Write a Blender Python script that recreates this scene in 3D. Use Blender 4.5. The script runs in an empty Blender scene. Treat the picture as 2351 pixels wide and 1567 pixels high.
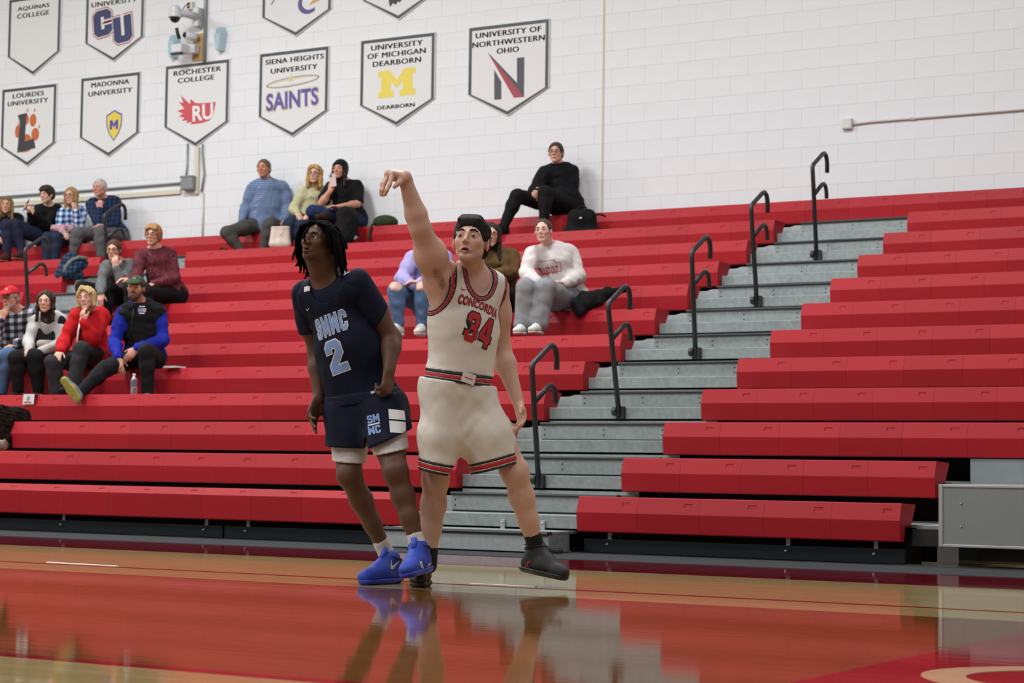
import bpy, bmesh, math, random
import numpy as np
from mathutils import Vector, Matrix
from mathutils.bvhtree import BVHTree

SC = bpy.context.scene
COL = SC.collection
random.seed(4)

# ------------------------------------------------------------------ camera, light, exposure
FPX, CX, CY, CZ = 4648.42, 6.6783, -11.9517, 0.6          # focal length in pixels of a 2351 px wide frame
YAW, PIT, ROLL = -0.5435, 0.0598, 0.0131
TR, RI, Z1 = 0.6345, 0.2641, 0.3814                       # bleacher tread, rise, first seat height
WALL_Y = 7.36

_r = Vector((math.cos(YAW), -math.sin(YAW), 0))
_f = Vector((math.sin(YAW) * math.cos(PIT), math.cos(YAW) * math.cos(PIT), math.sin(PIT)))
_u = _r.cross(_f)
CAM_R = _r * math.cos(ROLL) + _u * math.sin(ROLL)
CAM_U = -_r * math.sin(ROLL) + _u * math.cos(ROLL)
CAM_F = _f
cam_d = bpy.data.cameras.new('camera')
cam_d.sensor_width = 36.0
cam_d.lens = FPX / 2351 * 36
cam_d.clip_end = 200
cam_d.dof.use_dof = True
cam_d.dof.focus_distance = 9.85
cam_d.dof.aperture_fstop = 5.6
cam = bpy.data.objects.new('camera', cam_d)
COL.objects.link(cam)
M3 = Matrix((CAM_R, CAM_U, -CAM_F)).transposed()
cam.matrix_world = Matrix.Translation((CX, CY, CZ)) @ M3.to_4x4()
SC.camera = cam

w = bpy.data.worlds.new('world'); SC.world = w; w.use_nodes = True
w.node_tree.nodes['Background'].inputs[0].default_value = (0.9, 0.95, 1.0, 1)
w.node_tree.nodes['Background'].inputs[1].default_value = 0.05

LIGHT_W = 240
LAMPS = [(x, y) for y in (-15.0, -9.5, -4.0, 1.5) for x in (-15.0, -8.0, -1.0, 6.0)]
for lx, ly in LAMPS:
    ld = bpy.data.lights.new('ceiling_lamp_light', 'AREA')
    ld.shape = 'RECTANGLE'; ld.size = 1.9; ld.size_y = 1.1
    ld.energy = LIGHT_W * (1.6 if ly > 0 else 1.0) * {-15.0: 1.2, -8.0: 1.3, -1.0: 1.0, 6.0: .55}[lx]
    ld.color = (0.95, 0.98, 1.0)
    lo = bpy.data.objects.new('ceiling_lamp_light', ld)
    lo.location = (lx, ly, 8.62); COL.objects.link(lo)

SC.view_settings.view_transform = 'Standard'
SC.view_settings.look = 'None'
SC.view_settings.exposure = 0.0
SC.view_settings.gamma = 1.0
SC.view_settings.use_curve_mapping = False

# ------------------------------------------------------------------ helpers
def ray(px, py):
    return CAM_R * ((px - 1175.5) / FPX) - CAM_U * ((py - 783.5) / FPX) + CAM_F
CAMP = Vector((CX, CY, CZ))
def at_y(px, py, Y):
    d = ray(px, py); return CAMP + d * ((Y - CY) / d.y)
def at_z(px, py, Z):
    d = ray(px, py); return CAMP + d * ((Z - CZ) / d.z)
def at_d(px, py, D):
    return CAMP + ray(px, py) * D
def to_px(p):
    d = Vector(p) - CAMP; k = d.dot(CAM_F)
    return (1175.5 + FPX * d.dot(CAM_R) / k, 783.5 - FPX * d.dot(CAM_U) / k, k)

def lin(h):
    h = h.lstrip('#')
    c = [int(h[i:i + 2], 16) / 255 for i in (0, 2, 4)]
    return tuple((v / 12.92 if v <= .04045 else ((v + .055) / 1.055) ** 2.4) for v in c)

MATS = {}
def mat(name, color='#808080', rough=.6, metal=0.0, noise=0.0, nscale=20.0, bump=0.0, bscale=200.0,
        coat=0.0, spec=.5, rnd=0.0, stretch=None, attr=None, emit=0.0, trans=0.0, sheen=0.0):
    """Principled material with procedural colour noise and bump."""
    if name in MATS: return MATS[name]
    m = bpy.data.materials.new(name); m.use_nodes = True
    nt = m.node_tree; N = nt.nodes; L = nt.links
    b = N['Principled BSDF']
    c = lin(color) if isinstance(color, str) else tuple(color)
    b.inputs['Base Color'].default_value = (*c, 1)
    b.inputs['Roughness'].default_value = rough
    b.inputs['Metallic'].default_value = metal
    b.inputs['Specular IOR Level'].default_value = spec
    b.inputs['Coat Weight'].default_value = coat
    b.inputs['Coat Roughness'].default_value = .08
    b.inputs['Transmission Weight'].default_value = trans
    b.inputs['Sheen Weight'].default_value = sheen
    if emit:
        b.inputs['Emission Color'].default_value = (*c, 1); b.inputs['Emission Strength'].default_value = emit
    src = None
    if attr:
        a = N.new('ShaderNodeAttribute'); a.attribute_name = attr; src = a.outputs['Color']
    co = None
    if noise or bump:
        t = N.new('ShaderNodeTexCoord'); co = t.outputs['Object']
        if stretch:
            mp = N.new('ShaderNodeMapping'); mp.inputs['Scale'].default_value = stretch
            L.new(co, mp.inputs['Vector']); co = mp.outputs['Vector']
    if noise or rnd:
        hsv = N.new('ShaderNodeHueSaturation')
        hsv.inputs['Color'].default_value = (*c, 1)
        if src: L.new(src, hsv.inputs['Color'])
        add = N.new('ShaderNodeMath'); add.operation = 'ADD'; add.inputs[0].default_value = 1 - noise / 2 - rnd / 2
        add.inputs[1].default_value = 0
        if noise:
            nz = N.new('ShaderNodeTexNoise'); nz.inputs['Scale'].default_value = nscale; nz.inputs['Detail'].default_value = 5
            L.new(co, nz.inputs['Vector'])
            mr = N.new('ShaderNodeMapRange'); mr.inputs[1].default_value = .3; mr.inputs[2].default_value = .7
            mr.inputs[3].default_value = 0; mr.inputs[4].default_value = noise
            L.new(nz.outputs['Fac'], mr.inputs[0]); L.new(mr.outputs[0], add.inputs[1])
        out = add.outputs[0]
        if rnd:
            oi = N.new('ShaderNodeObjectInfo'); mm = N.new('ShaderNodeMath'); mm.operation = 'MULTIPLY_ADD'
            mm.inputs[1].default_value = rnd; L.new(oi.outputs['Random'], mm.inputs[0]); L.new(out, mm.inputs[2])
            out = mm.outputs[0]
        L.new(out, hsv.inputs['Value']); src = hsv.outputs['Color']
    if src: L.new(src, b.inputs['Base Color'])
    if bump:
        bz = N.new('ShaderNodeTexNoise'); bz.inputs['Scale'].default_value = bscale; bz.inputs['Detail'].default_value = 3
        L.new(co, bz.inputs['Vector'])
        bp = N.new('ShaderNodeBump'); bp.inputs['Strength'].default_value = bump; bp.inputs['Distance'].default_value = .004
        L.new(bz.outputs['Fac'], bp.inputs['Height']); L.new(bp.outputs['Normal'], b.inputs['Normal'])
    MATS[name] = m
    return m

def link(o, parent=None):
    COL.objects.link(o)
    if parent is not None:
        o.parent = parent
        o.matrix_parent_inverse = parent_inv(parent)
    return o
def parent_inv(p): return parent_world(p).inverted()
def parent_world(p):
    m = Matrix.LocRotScale(p.location, p.rotation_euler.to_quaternion(), p.scale)
    return m if p.parent is None else parent_world(p.parent) @ p.matrix_parent_inverse @ m

def tag(o, label, cat, group=None):
    o['label'] = label; o['category'] = cat
    if group: o['group'] = group
    return o
def thing(name, loc, label, cat, group=None):
    o = bpy.data.objects.new(name, None); o.empty_display_size = .1
    o.location = loc; COL.objects.link(o); tag(o, label, cat, group); return o

class MB:
    """collects boxes, tubes and prisms in world coordinates and links them as one mesh object"""
    def __init__(s): s.v = []; s.f = []
    def add(s, vs, fs):
        o = len(s.v); s.v += [tuple(v) for v in vs]; s.f += [tuple(i + o for i in f) for f in fs]; return s
    def box(s, a, b):
        (x0, y0, z0), (x1, y1, z1) = a, b
        return s.add([(x0, y0, z0), (x1, y0, z0), (x1, y1, z0), (x0, y1, z0), (x0, y0, z1), (x1, y0, z1), (x1, y1, z1), (x0, y1, z1)],
                     [(0, 3, 2, 1), (4, 5, 6, 7), (0, 1, 5, 4), (1, 2, 6, 5), (2, 3, 7, 6), (3, 0, 4, 7)])
    def bbox(s, a, b, r):          # box with chamfered edges
        bm = bmesh.new(); bmesh.ops.create_cube(bm, size=1)
        for v in bm.verts:
            v.co = Vector([(a[i] + b[i]) / 2 + v.co[i] * (b[i] - a[i]) for i in range(3)])
        bmesh.ops.bevel(bm, geom=bm.edges[:], offset=r, segments=2, affect='EDGES', profile=.5)
        bm.verts.index_update()
        s.add([v.co for v in bm.verts], [[v.index for v in f.verts] for f in bm.faces]); bm.free(); return s
    def prism(s, poly, x0, x1, axis=0):   # polygon of (y,z) extruded along x (axis 0); (x,z) along y (axis 1); (x,y) along z (axis 2)
        n = len(poly)
        def P(p, t): return (t, p[0], p[1]) if axis == 0 else ((p[0], t, p[1]) if axis == 1 else (p[0], p[1], t))
        vs = [P(p, x0) for p in poly] + [P(p, x1) for p in poly]
        fs = [tuple(range(n - 1, -1, -1)), tuple(range(n, 2 * n))] + [(i, (i + 1) % n, n + (i + 1) % n, n + i) for i in range(n)]
        return s.add(vs, fs)
    def tube(s, pts, r, n=10, caps=True, r_end=None):
        pts = [Vector(p) for p in pts]; m = len(pts)
        rs = [r[i] if isinstance(r, (list, tuple)) else (r if r_end is None else r + (r_end - r) * i / max(1, m - 1)) for i in range(m)]
        prev = None; vs = []
        for i, p in enumerate(pts):
            d = (pts[min(i + 1, m - 1)] - pts[max(i - 1, 0)]).normalized()
            if prev is None:
                prev = d.orthogonal().normalized()
            prev = (prev - d * prev.dot(d)).normalized(); q = d.cross(prev)
            for k in range(n):
                a = 2 * math.pi * k / n
                vs.append(p + (prev * math.cos(a) + q * math.sin(a)) * rs[i])
        fs = [(i * n + k, i * n + (k + 1) % n, (i + 1) * n + (k + 1) % n, (i + 1) * n + k) for i in range(m - 1) for k in range(n)]
        if caps: fs += [tuple(range(n - 1, -1, -1)), tuple((m - 1) * n + k for k in range(n))]
        return s.add(vs, fs)
    def ball(s, c, r, n=8, sq=(1, 1, 1), rot=None):
        bm = bmesh.new(); bmesh.ops.create_icosphere(bm, subdivisions=2 if n > 6 else 1, radius=1)
        R = rot or Matrix.Identity(3)
        bm.verts.index_update()
        s.add([Vector(c) + R @ Vector((v.co.x * r * sq[0], v.co.y * r * sq[1], v.co.z * r * sq[2])) for v in bm.verts],
              [[v.index for v in f.verts] for f in bm.faces]); bm.free(); return s
    def mesh(s, name, m, smooth=False):
        me = bpy.data.meshes.new(name); me.from_pydata(s.v, [], s.f)
        if m is not None: me.materials.append(m)
        if smooth: me.polygons.foreach_set('use_smooth', [True] * len(me.polygons))
        bm = bmesh.new(); bm.from_mesh(me); bmesh.ops.recalc_face_normals(bm, faces=bm.faces); bm.to_mesh(me); bm.free()
        me.update(); return me
    def build(s, name, m, parent=None, smooth=False, label=None):
        o = bpy.data.objects.new(name, s.mesh(name, m, smooth))
        if label: o['label'] = label
        return link(o, parent)

def struct(o): o['kind'] = 'structure'; return o

# ------------------------------------------------------------------ materials of the place
M_PAINT = mat('painted_block', '#d9dcdf', .55, noise=.05, nscale=3, bump=.15, bscale=260)
M_MORTAR = mat('painted_mortar', '#d6d8d9', .7)
M_RED = mat('red_plastic', '#a31c25', .5, noise=.06, nscale=60, bump=.10, bscale=900, rnd=.12, spec=.22)
M_RED_SLOT = mat('red_plastic_slot', '#8a1c22', .5)
M_GALV = mat('galvanised_steel', '#8f9797', .5, metal=.35, noise=.28, nscale=26, bump=.08, bscale=120, rnd=.08)
M_GALV_L = mat('galvanised_steel_light', '#a3a9aa', .5, metal=.3, noise=.18, nscale=30)
M_RUBBER = mat('black_nosing', '#2b2c2d', .6, noise=.2, nscale=40)
M_BLACKM = mat('black_powder_coat', '#232325', .4, noise=.12, nscale=30, bump=.1, bscale=500)
M_BLACKW = mat('black_board', '#171a1e', .65, spec=.2, noise=.35, nscale=18, stretch=(1, 6, 12))
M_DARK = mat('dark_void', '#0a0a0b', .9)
M_STEEL = mat('bright_bolt', '#c8ccce', .3, metal=.8)
M_GREYP = mat('grey_panel', '#868a89', .5, noise=.06, nscale=8)
M_WHITEP = mat('streak_white', '#d9dad8', .5)
M_MAT = mat('grey_floor_mat', '#3c3e40', .95, noise=.15, nscale=90, bump=.2, bscale=700, spec=.06)

def floor_mat(name, c1, c2, rough=.055):
    """varnished wood strips running along X: plank tint, grain, clear gloss"""
    m = bpy.data.materials.new(name); m.use_nodes = True; nt = m.node_tree; N = nt.nodes; L = nt.links
    b = N['Principled BSDF']
    t = N.new('ShaderNodeTexCoord')
    br = N.new('ShaderNodeTexBrick'); br.inputs['Scale'].default_value = 1
    br.inputs['Brick Width'].default_value = 1.1; br.inputs['Row Height'].default_value = .057
    br.inputs['Mortar Size'].default_value = .0006
    br.inputs['Color1'].default_value = (*lin(c1), 1); br.inputs['Color2'].default_value = (*lin(c2), 1)
    br.inputs['Mortar'].default_value = tuple([v * .6 for v in lin(c1)] + [1])
    L.new(t.outputs['Object'], br.inputs['Vector'])
    mp = N.new('ShaderNodeMapping'); mp.inputs['Scale'].default_value = (1.2, 26, 1)
    L.new(t.outputs['Object'], mp.inputs['Vector'])
    nz = N.new('ShaderNodeTexNoise'); nz.inputs['Scale'].default_value = 3; nz.inputs['Detail'].default_value = 6
    L.new(mp.outputs[0], nz.inputs['Vector'])
    hs = N.new('ShaderNodeHueSaturation'); L.new(br.outputs['Color'], hs.inputs['Color'])
    mr = N.new('ShaderNodeMapRange'); mr.inputs[3].default_value = .75; mr.inputs[4].default_value = 1.25
    L.new(nz.outputs['Fac'], mr.inputs[0]); L.new(mr.outputs[0], hs.inputs['Value'])
    L.new(hs.outputs[0], b.inputs['Base Color'])
    b.inputs['Roughness'].default_value = rough
    b.inputs['IOR'].default_value = 1.5
    mp2 = N.new('ShaderNodeMapping'); mp2.inputs['Scale'].default_value = (1.0, 9, 1)
    L.new(t.outputs['Object'], mp2.inputs['Vector'])
    n2 = N.new('ShaderNodeTexNoise'); n2.inputs['Scale'].default_value = 2.2; n2.inputs['Detail'].default_value = 2
    L.new(mp2.outputs[0], n2.inputs['Vector'])
    bp = N.new('ShaderNodeBump'); bp.inputs['Strength'].default_value = .085; bp.inputs['Distance'].default_value = .003
    L.new(n2.outputs['Fac'], bp.inputs['Height']); L.new(bp.outputs['Normal'], b.inputs['Normal'])
    MATS[name] = m
    return m
M_MAPLE = floor_mat('maple_floor', '#a5905f', '#ad986a')
M_STAIN = floor_mat('stained_floor', '#6e4520', '#774c24')
M_FRED = floor_mat('red_floor_paint', '#8a0f1e', '#86101e')
M_FMAR = floor_mat('maroon_floor_paint', '#6a1624', '#6d1826')
M_FCREAM = floor_mat('cream_floor_paint', '#c9b68e', '#cfbd97')

# ------------------------------------------------------------------ room shell
fl = struct(MB().box((-24, -24, -.12), (18, 9, 0)).build('floor', M_MAPLE))
def paint(name, poly, m, z=.0012):
    o = MB().prism(poly, .0, z, axis=2).build(name, m, fl); return o
def rect(x0, x1, y0, y1): return [(x0, y0), (x1, y0), (x1, y1), (x0, y1)]
paint('painted_border', rect(-24, 18, -1.92, -.86), M_FMAR)
paint('stained_field', rect(-24, 4.42, -7.42, -4.02), M_STAIN)
paint('court_line', rect(-24, 4.42, -7.49, -7.42), M_FRED)
paint('court_line', rect(-24, 18, -3.53, -3.49), M_FRED, .002)
paint('painted_lane', rect(4.42, 18, -11.5, -4.02), M_FRED)
ring = []
for k in range(40):
    a = math.pi * (.52 + .96 * k / 39); ring.append((5.9 + 1.28 * math.cos(a), -6.15 + .62 * math.sin(a)))
for k in range(39, -1, -1):
    a = math.pi * (.52 + .96 * k / 39); ring.append((5.9 + 1.15 * math.cos(a), -6.15 + .50 * math.sin(a)))
MBr = MB()
for k in range(39):
    q = [ring[k], ring[k + 1], ring[79 - k - 1], ring[79 - k]]
    MBr.prism(q, .0012, .0024, axis=2)
MBr.build('painted_letter_curve', M_FCREAM, fl)
paint('white_streak', [(-1.57, -3.40), (-1.0, -3.45), (-1.0, -3.425), (-1.57, -3.375)], M_WHITEP, .003)  # specular streaks on the floor laid down as thin white strips
paint('white_streak', [(1.30, -3.44), (1.68, -3.44), (1.68, -3.41), (1.30, -3.41)], M_WHITEP, .003)
fm = MB().bbox((-24, -.86, .0), (18, .06, .004), .001).build('floor_mat', M_MAT)
tag(fm, 'long dark grey rubber runner lying along the foot of the bleachers', 'floor mat')

wall = struct(MB().box((-24, WALL_Y - .003, 0), (18, WALL_Y + .25, 9)).build('wall_back', M_MORTAR))
struct(MB().box((-24.25, -24, 0), (-24, 9, 9)).build('wall_left', M_PAINT))
struct(MB().box((18, -24, 0), (18.25, 9, 9)).build('wall_right', M_PAINT))
struct(MB().box((-24, -24.25, 0), (18, -24, 9)).build('wall_front', M_PAINT))
M_CEIL = mat('ceiling_paint', '#c9c9c5', .7, noise=.05)
struct(MB().box((-24, -24, 9), (18, 9, 9.2)).build('ceiling', M_CEIL))
# painted concrete blocks: the 300 largest in view are single parts, the rest one part
BW, BH = .4064, .2032
bm_ = bmesh.new(); bmesh.ops.create_cube(bm_, size=1)
for v in bm_.verts: v.co = Vector((v.co.x * (BW - .0011), v.co.y * .012, v.co.z * (BH - .0012)))
bmesh.ops.bevel(bm_, geom=[e for e in bm_.edges if all(v.co.y < 0 for v in e.verts)], offset=.0007, segments=1, affect='EDGES')
blk_me = bpy.data.meshes.new('block'); bm_.to_mesh(blk_me); bm_.free(); blk_me.materials.append(M_PAINT)
spots = []
for j in range(15, 40):
    zc = (j + .5) * BH + .03
    for i in range(-46, 18):
        xc = (i + (.5 if j % 2 else 0)) * BW - .1
        px, py, d = to_px((xc, WALL_Y, zc))
        vis = -60 < px < 2410 and -40 < py < 600
        if -800 < px < 3000 and zc < 7.8: spots.append((not vis, d, xc, zc))
spots.sort()
rest = MB()
for k, (_, d, xc, zc) in enumerate(spots):
    if k < 300:
        o = bpy.data.objects.new('block', blk_me); o.location = (xc, WALL_Y, zc); link(o, wall)
    else:
        h = BW / 2 - .00055; g = BH / 2 - .0006; e = .0007
        rest.add([(xc - h + e, WALL_Y - .006, zc - g + e), (xc + h - e, WALL_Y - .006, zc - g + e), (xc + h - e, WALL_Y - .006, zc + g - e), (xc - h + e, WALL_Y - .006, zc + g - e),
                  (xc - h, WALL_Y + .004, zc - g), (xc + h, WALL_Y + .004, zc - g), (xc + h, WALL_Y + .004, zc + g), (xc - h, WALL_Y + .004, zc + g)],
                 [(0, 1, 2, 3), (0, 4, 5, 1), (1, 5, 6, 2), (2, 6, 7, 3), (3, 7, 4, 0)])
ro = rest.build('block_field', M_PAINT, wall); ro['kind'] = 'stuff'
jx = at_y(1385, 300, WALL_Y).x
MB().box((jx - .012, WALL_Y - .009, 3.2), (jx + .012, WALL_Y + .01, 7.2)).build('joint_sealant', mat('joint_sealant', '#c2b79c', .7), wall)

# ------------------------------------------------------------------ bleachers
ML = .468
SEAT = [(.0, -.004), (.012, 0.0), (.235, -.008), (.25, -.016), (.172, -.135), (.06, -.142), (.05, -.236), (-.018, -.236), (-.023, -.229), (-.036, -.106)]
def seat_mesh(L, slot=True):
    m = MB()
    n = len(SEAT)
    g = .0007
    P = lambda x, k: (x, SEAT[k][0], SEAT[k][1])
    x0, x1 = g, L - g
    vs = [P(x0, k) for k in range(n)] + [P(x1, k) for k in range(n)]
    fs = [tuple(range(n - 1, -1, -1)), tuple(range(n, 2 * n))]
    for k in range(n):
        if k == n - 1 and slot: continue            # upper front facet gets the slot
        j = (k + 1) % n
        fs.append((k, j, n + j, n + k))
    if slot:
        a = Vector((0, *SEAT[9])); b = Vector((0, *SEAT[0]))
        def Q(x, t, d=0): p = a + (b - a) * t; return (x, p.y + d, p.z)
        xs0, xs1 = L - .115, L - .055
        B = len(vs)
        vs += [Q(xs0, .42), Q(xs1, .42), Q(xs1, .70), Q(xs0, .70), Q(xs0 + .002, .44, .004), Q(xs1 - .002, .44, .004), Q(xs1 - .002, .68, .004), Q(xs0 + .002, .68, .004)]
        c = (9, n + 9, n, 0)       # a-left, a-right, b-right, b-left
        for q in range(4): fs.append((c[q], c[(q + 1) % 4], B + (q + 1) % 4, B + q))
        for q in range(4): fs.append((B + q, B + (q + 1) % 4, B + 4 + (q + 1) % 4, B + 4 + q))
        fs.append((B + 4, B + 5, B + 6, B + 7))
    m.add(vs, fs)
    me = m.mesh('seat_module', M_RED)
    return me
SEAT_ME = seat_mesh(ML)
SEAT_STD = list(SEAT); SEAT[9] = (-.034, -.052); SEAT_ROW1 = seat_mesh(ML); SEAT[:] = SEAT_STD   # first row has a low bullnose edge
SEAT_ME5 = seat_mesh(2.276 / 5)
ORD = ['first', 'second', 'third', 'fourth', 'fifth', 'sixth', 'seventh', 'eighth', 'ninth', 'tenth', 'eleventh', 'twelfth']
def zt(i): return Z1 + (i - 1) * RI
def yf(i): return (i - 1) * TR
def bench(i, x0, n, L, where, me):
    xs = [x0 + k * L for k in range(n)]
    xs = [x for x in xs if -700 < to_px((x + L, yf(i), zt(i)))[0] and to_px((x, yf(i), zt(i)))[0] < 2900]
    if not xs: return
    t = thing('bleacher_bench', (xs[0], yf(i), zt(i)), f'{ORD[i-1]} bench row up from the floor, red plastic seats, {where}', 'bench', 'red bleacher benches')
    for x in xs:
        o = bpy.data.objects.new('seat_module', me); o.location = (x, yf(i), zt(i)); link(o, t)
    return t
AX0, AX1 = -1.372, 0.0           # middle aisle
BX0, BX1 = -10.2, -8.86          # left aisle
for i in range(1, 13):
    if i == 12:
        bench(i, -10.2 - 8 * ML, 34, ML, 'unbroken against the wall', SEAT_ME); continue
    bench(i, AX0 - 16 * ML, 16, ML, 'between the two stair aisles', SEAT_ROW1 if i == 1 else SEAT_ME)
    bench(i, 0, 5 if i <= 2 else 12, 2.276 / 5, 'right of the middle aisle', SEAT_ME5)
    bench(i, BX0 - 8 * ML, 8, ML, 'left of the far left aisle', SEAT_ME)
for i in range(1, 13):
    dz = zt(i) - .135; x1 = 2.29 if i <= 2 else 5.5
    t = thing('bleacher_deck', (0, yf(i), dz), f'galvanised foot deck carrying the {ORD[i-1]} bench row up from the floor', 'deck', 'bleacher decks')
    yb = WALL_Y - .012 if i == 12 else yf(i + 1) + .03
    MB().box((-14, yf(i) + .255, dz - .02), (x1, yb, dz)).build('deck_board', M_GALV, t)
    for ax0, ax1 in ((AX0, AX1), (BX0, BX1)):
        if i == 12 or (i < 7 and ax0 < -5): continue
        MB().box((ax0, yf(i) + .072, dz - .02), (ax1, yf(i) + .255, dz)).build('aisle_board', M_GALV, t)
        MB().bbox((ax0 + .002, yf(i) + .052, dz - .088), (ax1 - .002, yf(i) + .073, dz + .002), .004).build('fascia', M_GALV, t)
    MB().box((-14, yf(i) + .30, dz - .26), (x1, yf(i) + .32, dz - .022)).build('under_shade_sheet', M_DARK, t)  # near-black sheet standing in for the shade under the rows

def aisle(x0, x1, rows, where):
    for i in rows:                     # half step between deck i and deck i+1
        dz = zt(i) - .135; ya = yf(i + 1) - .27; yb = yf(i + 1) + .045; h = .142
        t = thing('aisle_step', ((x0 + x1) / 2, ya, dz), f'{ORD[i-1]} galvanised half step up from the floor in the {where} aisle', 'step', 'aisle steps')
        a, b = x0 + .12, x1 + .1
        MB().bbox((a, ya, dz + .012), (b, ya + .02, dz + h - .018), .003).build('riser', M_GALV, t)
        MB().prism([(ya - .012, dz + h - .024), (ya - .018, dz + h - .012), (ya - .012, dz + h), (ya + .05, dz + h), (ya + .05, dz + h - .02)], a - .005, b).build('nosing', M_RUBBER, t)
        MB().box((a, ya + .05, dz + h - .018), (b, yb, dz + h - .002)).build('tread', M_GALV, t)
        MB().prism([(x0 - .40, dz + .001), (a - .001, dz + .001), (a - .001, dz + h - .028), (x0 + .05, dz + h - .028), (x0 + .0, dz + .10), (x0 - .40, dz + .10)], ya + .012, ya + .022, axis=1).build('end_plate', M_GALV_L, t)
        MB().box((x0 + .01, yf(i + 1) + .046, dz + h - .02), (b, yf(i + 1) + .051, dz + RI - .104)).build('back_riser', M_GALV, t)
        MB().box((a, ya + .012, dz + .001), (b, ya + .02, dz + .012)).build('shadow_strip', M_RUBBER, t)  # black strip drawn as the shadow line at the riser foot
        for fx in (.03, .55, 1.05):
            for fz in (.045, .085):
                MB().tube([(a + fx, ya + .001, dz + fz), (a + fx, ya - .0015, dz + fz)], .006, 8).build('rivet_hole', M_DARK, t)
aisle(AX0, AX1, range(1, 12), 'middle')
aisle(BX0, BX1, range(7, 12), 'far left')

# front step of the middle aisle
t = thing('front_step', (-.7, -.34, 0), 'low galvanised bottom step with black nosing at the foot of the middle aisle', 'step')
MB().bbox((-1.365, -.34, .012), (-.20, -.32, .122), .003).build('riser', M_GALV_L, t)
MB().prism([(-.352, .122), (-.358, .134), (-.352, .146), (-.29, .148), (-.29, .124)], -1.368, -.04).build('nosing', M_RUBBER, t)
MB().box((-1.365, -.29, .128), (-.04, .05, .146)).build('tread', M_GALV, t)
MB().prism([(-.20, .012), (-.04, .012), (-.04, .125), (-.20, .125)], -.335, -.05, axis=1).build('side_plate', M_GALV, t)
for fz in (.03, .06, .115):
    MB().tube([(-.215, -.345, fz), (-.215, -.339, fz)], .004, 8).build('rivet_hole', M_DARK, t)
for bx in (-.64, -.32):
    MB().bbox((bx, .035, .10), (bx + .035, .045, .21), .002).build('hanger_bracket', M_GALV_L, t)
    MB().ball((bx + .017, .032, .19), .009, 5).build('bolt', M_STEEL, t)

# black kick boards under the first bench
def kick(x0, x1, bolts, label):
    t = thing('kick_board', ((x0 + x1) / 2, .03, 0), label, 'board', 'black kick boards')
    MB().bbox((x0, .02, .008), (x1, .05, .098), .003).build('board', M_BLACKW, t)
    for bx in bolts:
        MB().box((bx - .014, .051, .06), (bx + .015, .058, .143)).build('hanger_bracket', M_GALV_L, t)
        MB().ball((bx, .018, .065), .010, 5).build('bolt', M_STEEL, t)
kick(.03, 2.29, (.21, 1.50, 2.09), 'black kick board under the first bench right of the middle aisle')
kick(-3.06, -1.38, (-2.86, -1.6), 'shorter black kick board ending at the front step left of the middle aisle')
kick(-9.5, -3.08, (-4.72, -3.26), 'longest black kick board running out of frame at far left')
MB().box((-14, .42, .01), (2.35, .44, .24)).build('under_shadow_board', M_DARK, bpy.data.objects['bleacher_deck'])  # black sheet added so the space under the first row stays dark

# cut-out for wheelchairs at the right end: grey panel, risers
t = thing('grey_panel', (3.4, 0, .1), 'flat grey panel with pale aluminium edging at the right end of the bleachers', 'panel')
MB().box((2.545, -.02, .14), (4.4, -.005, .488)).build('sheet', M_GREYP, t)
for a, b in (((2.52, -.026, .125), (2.547, 0, .503)), ((2.547, -.026, .486), (4.4, 0, .503)), ((2.547, -.026, .125), (4.4, 0, .142))):
    MB().bbox(a, b, .003).build('edge_trim', mat('aluminium_trim', '#b4b6b5', .4, metal=.5), t)
for px_, pz in ((2.66, .39), (2.66, .25)):
    MB().ball((px_, -.022, pz), .008, 5).build('screw', M_STEEL, t)
for lx_ in (3.1, 4.2): MB().box((lx_, .30, .004), (lx_ + .04, .34, .14)).build('leg', M_BLACKM, t)
MB().box((2.6, .0, .14), (4.4, .34, .15)).build('under_frame', M_BLACKM, t)
M_RISER = mat('galvanised_riser', '#8f979c', .5, metal=.3, noise=.15, nscale=9)
t = thing('riser_sheet', (3.5, 2 * TR, .45), 'bluish galvanised riser sheet above the grey panel at right', 'panel', 'riser sheets')
MB().box((2.29, 2 * TR + .0, .50), (5.5, 2 * TR + .02, .668)).build('sheet', M_RISER, t)
MB().box((2.29, TR + .1, .48), (5.5, 2 * TR, .50)).build('shelf', M_GALV_L, t)
t = thing('riser_sheet', (2.4, TR, .2), 'small galvanised riser sheet with two holes behind the end of the first bench', 'panel', 'riser sheets')
MB().box((2.30, TR + .0, .245), (2.75, TR + .02, .44)).build('sheet', M_RISER, t)
MB().box((2.30, .2, .222), (2.75, TR + .02, .244)).build('shelf', M_GALV_L, t)
for fz in (.29, .40):
    MB().tube([(2.50, TR - .002, fz), (2.50, TR + .001, fz)], .008, 8).build('hole', M_DARK, t)
MB().box((2.3, .12, .12), (5.5, .14, .222)).build('under_beam', M_BLACKM, t)
MB().box((2.3, 1.0, .0), (5.5, 1.02, .48)).build('under_shade_back', M_DARK, t)  # near-black sheet added as the shade of the recess below

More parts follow.
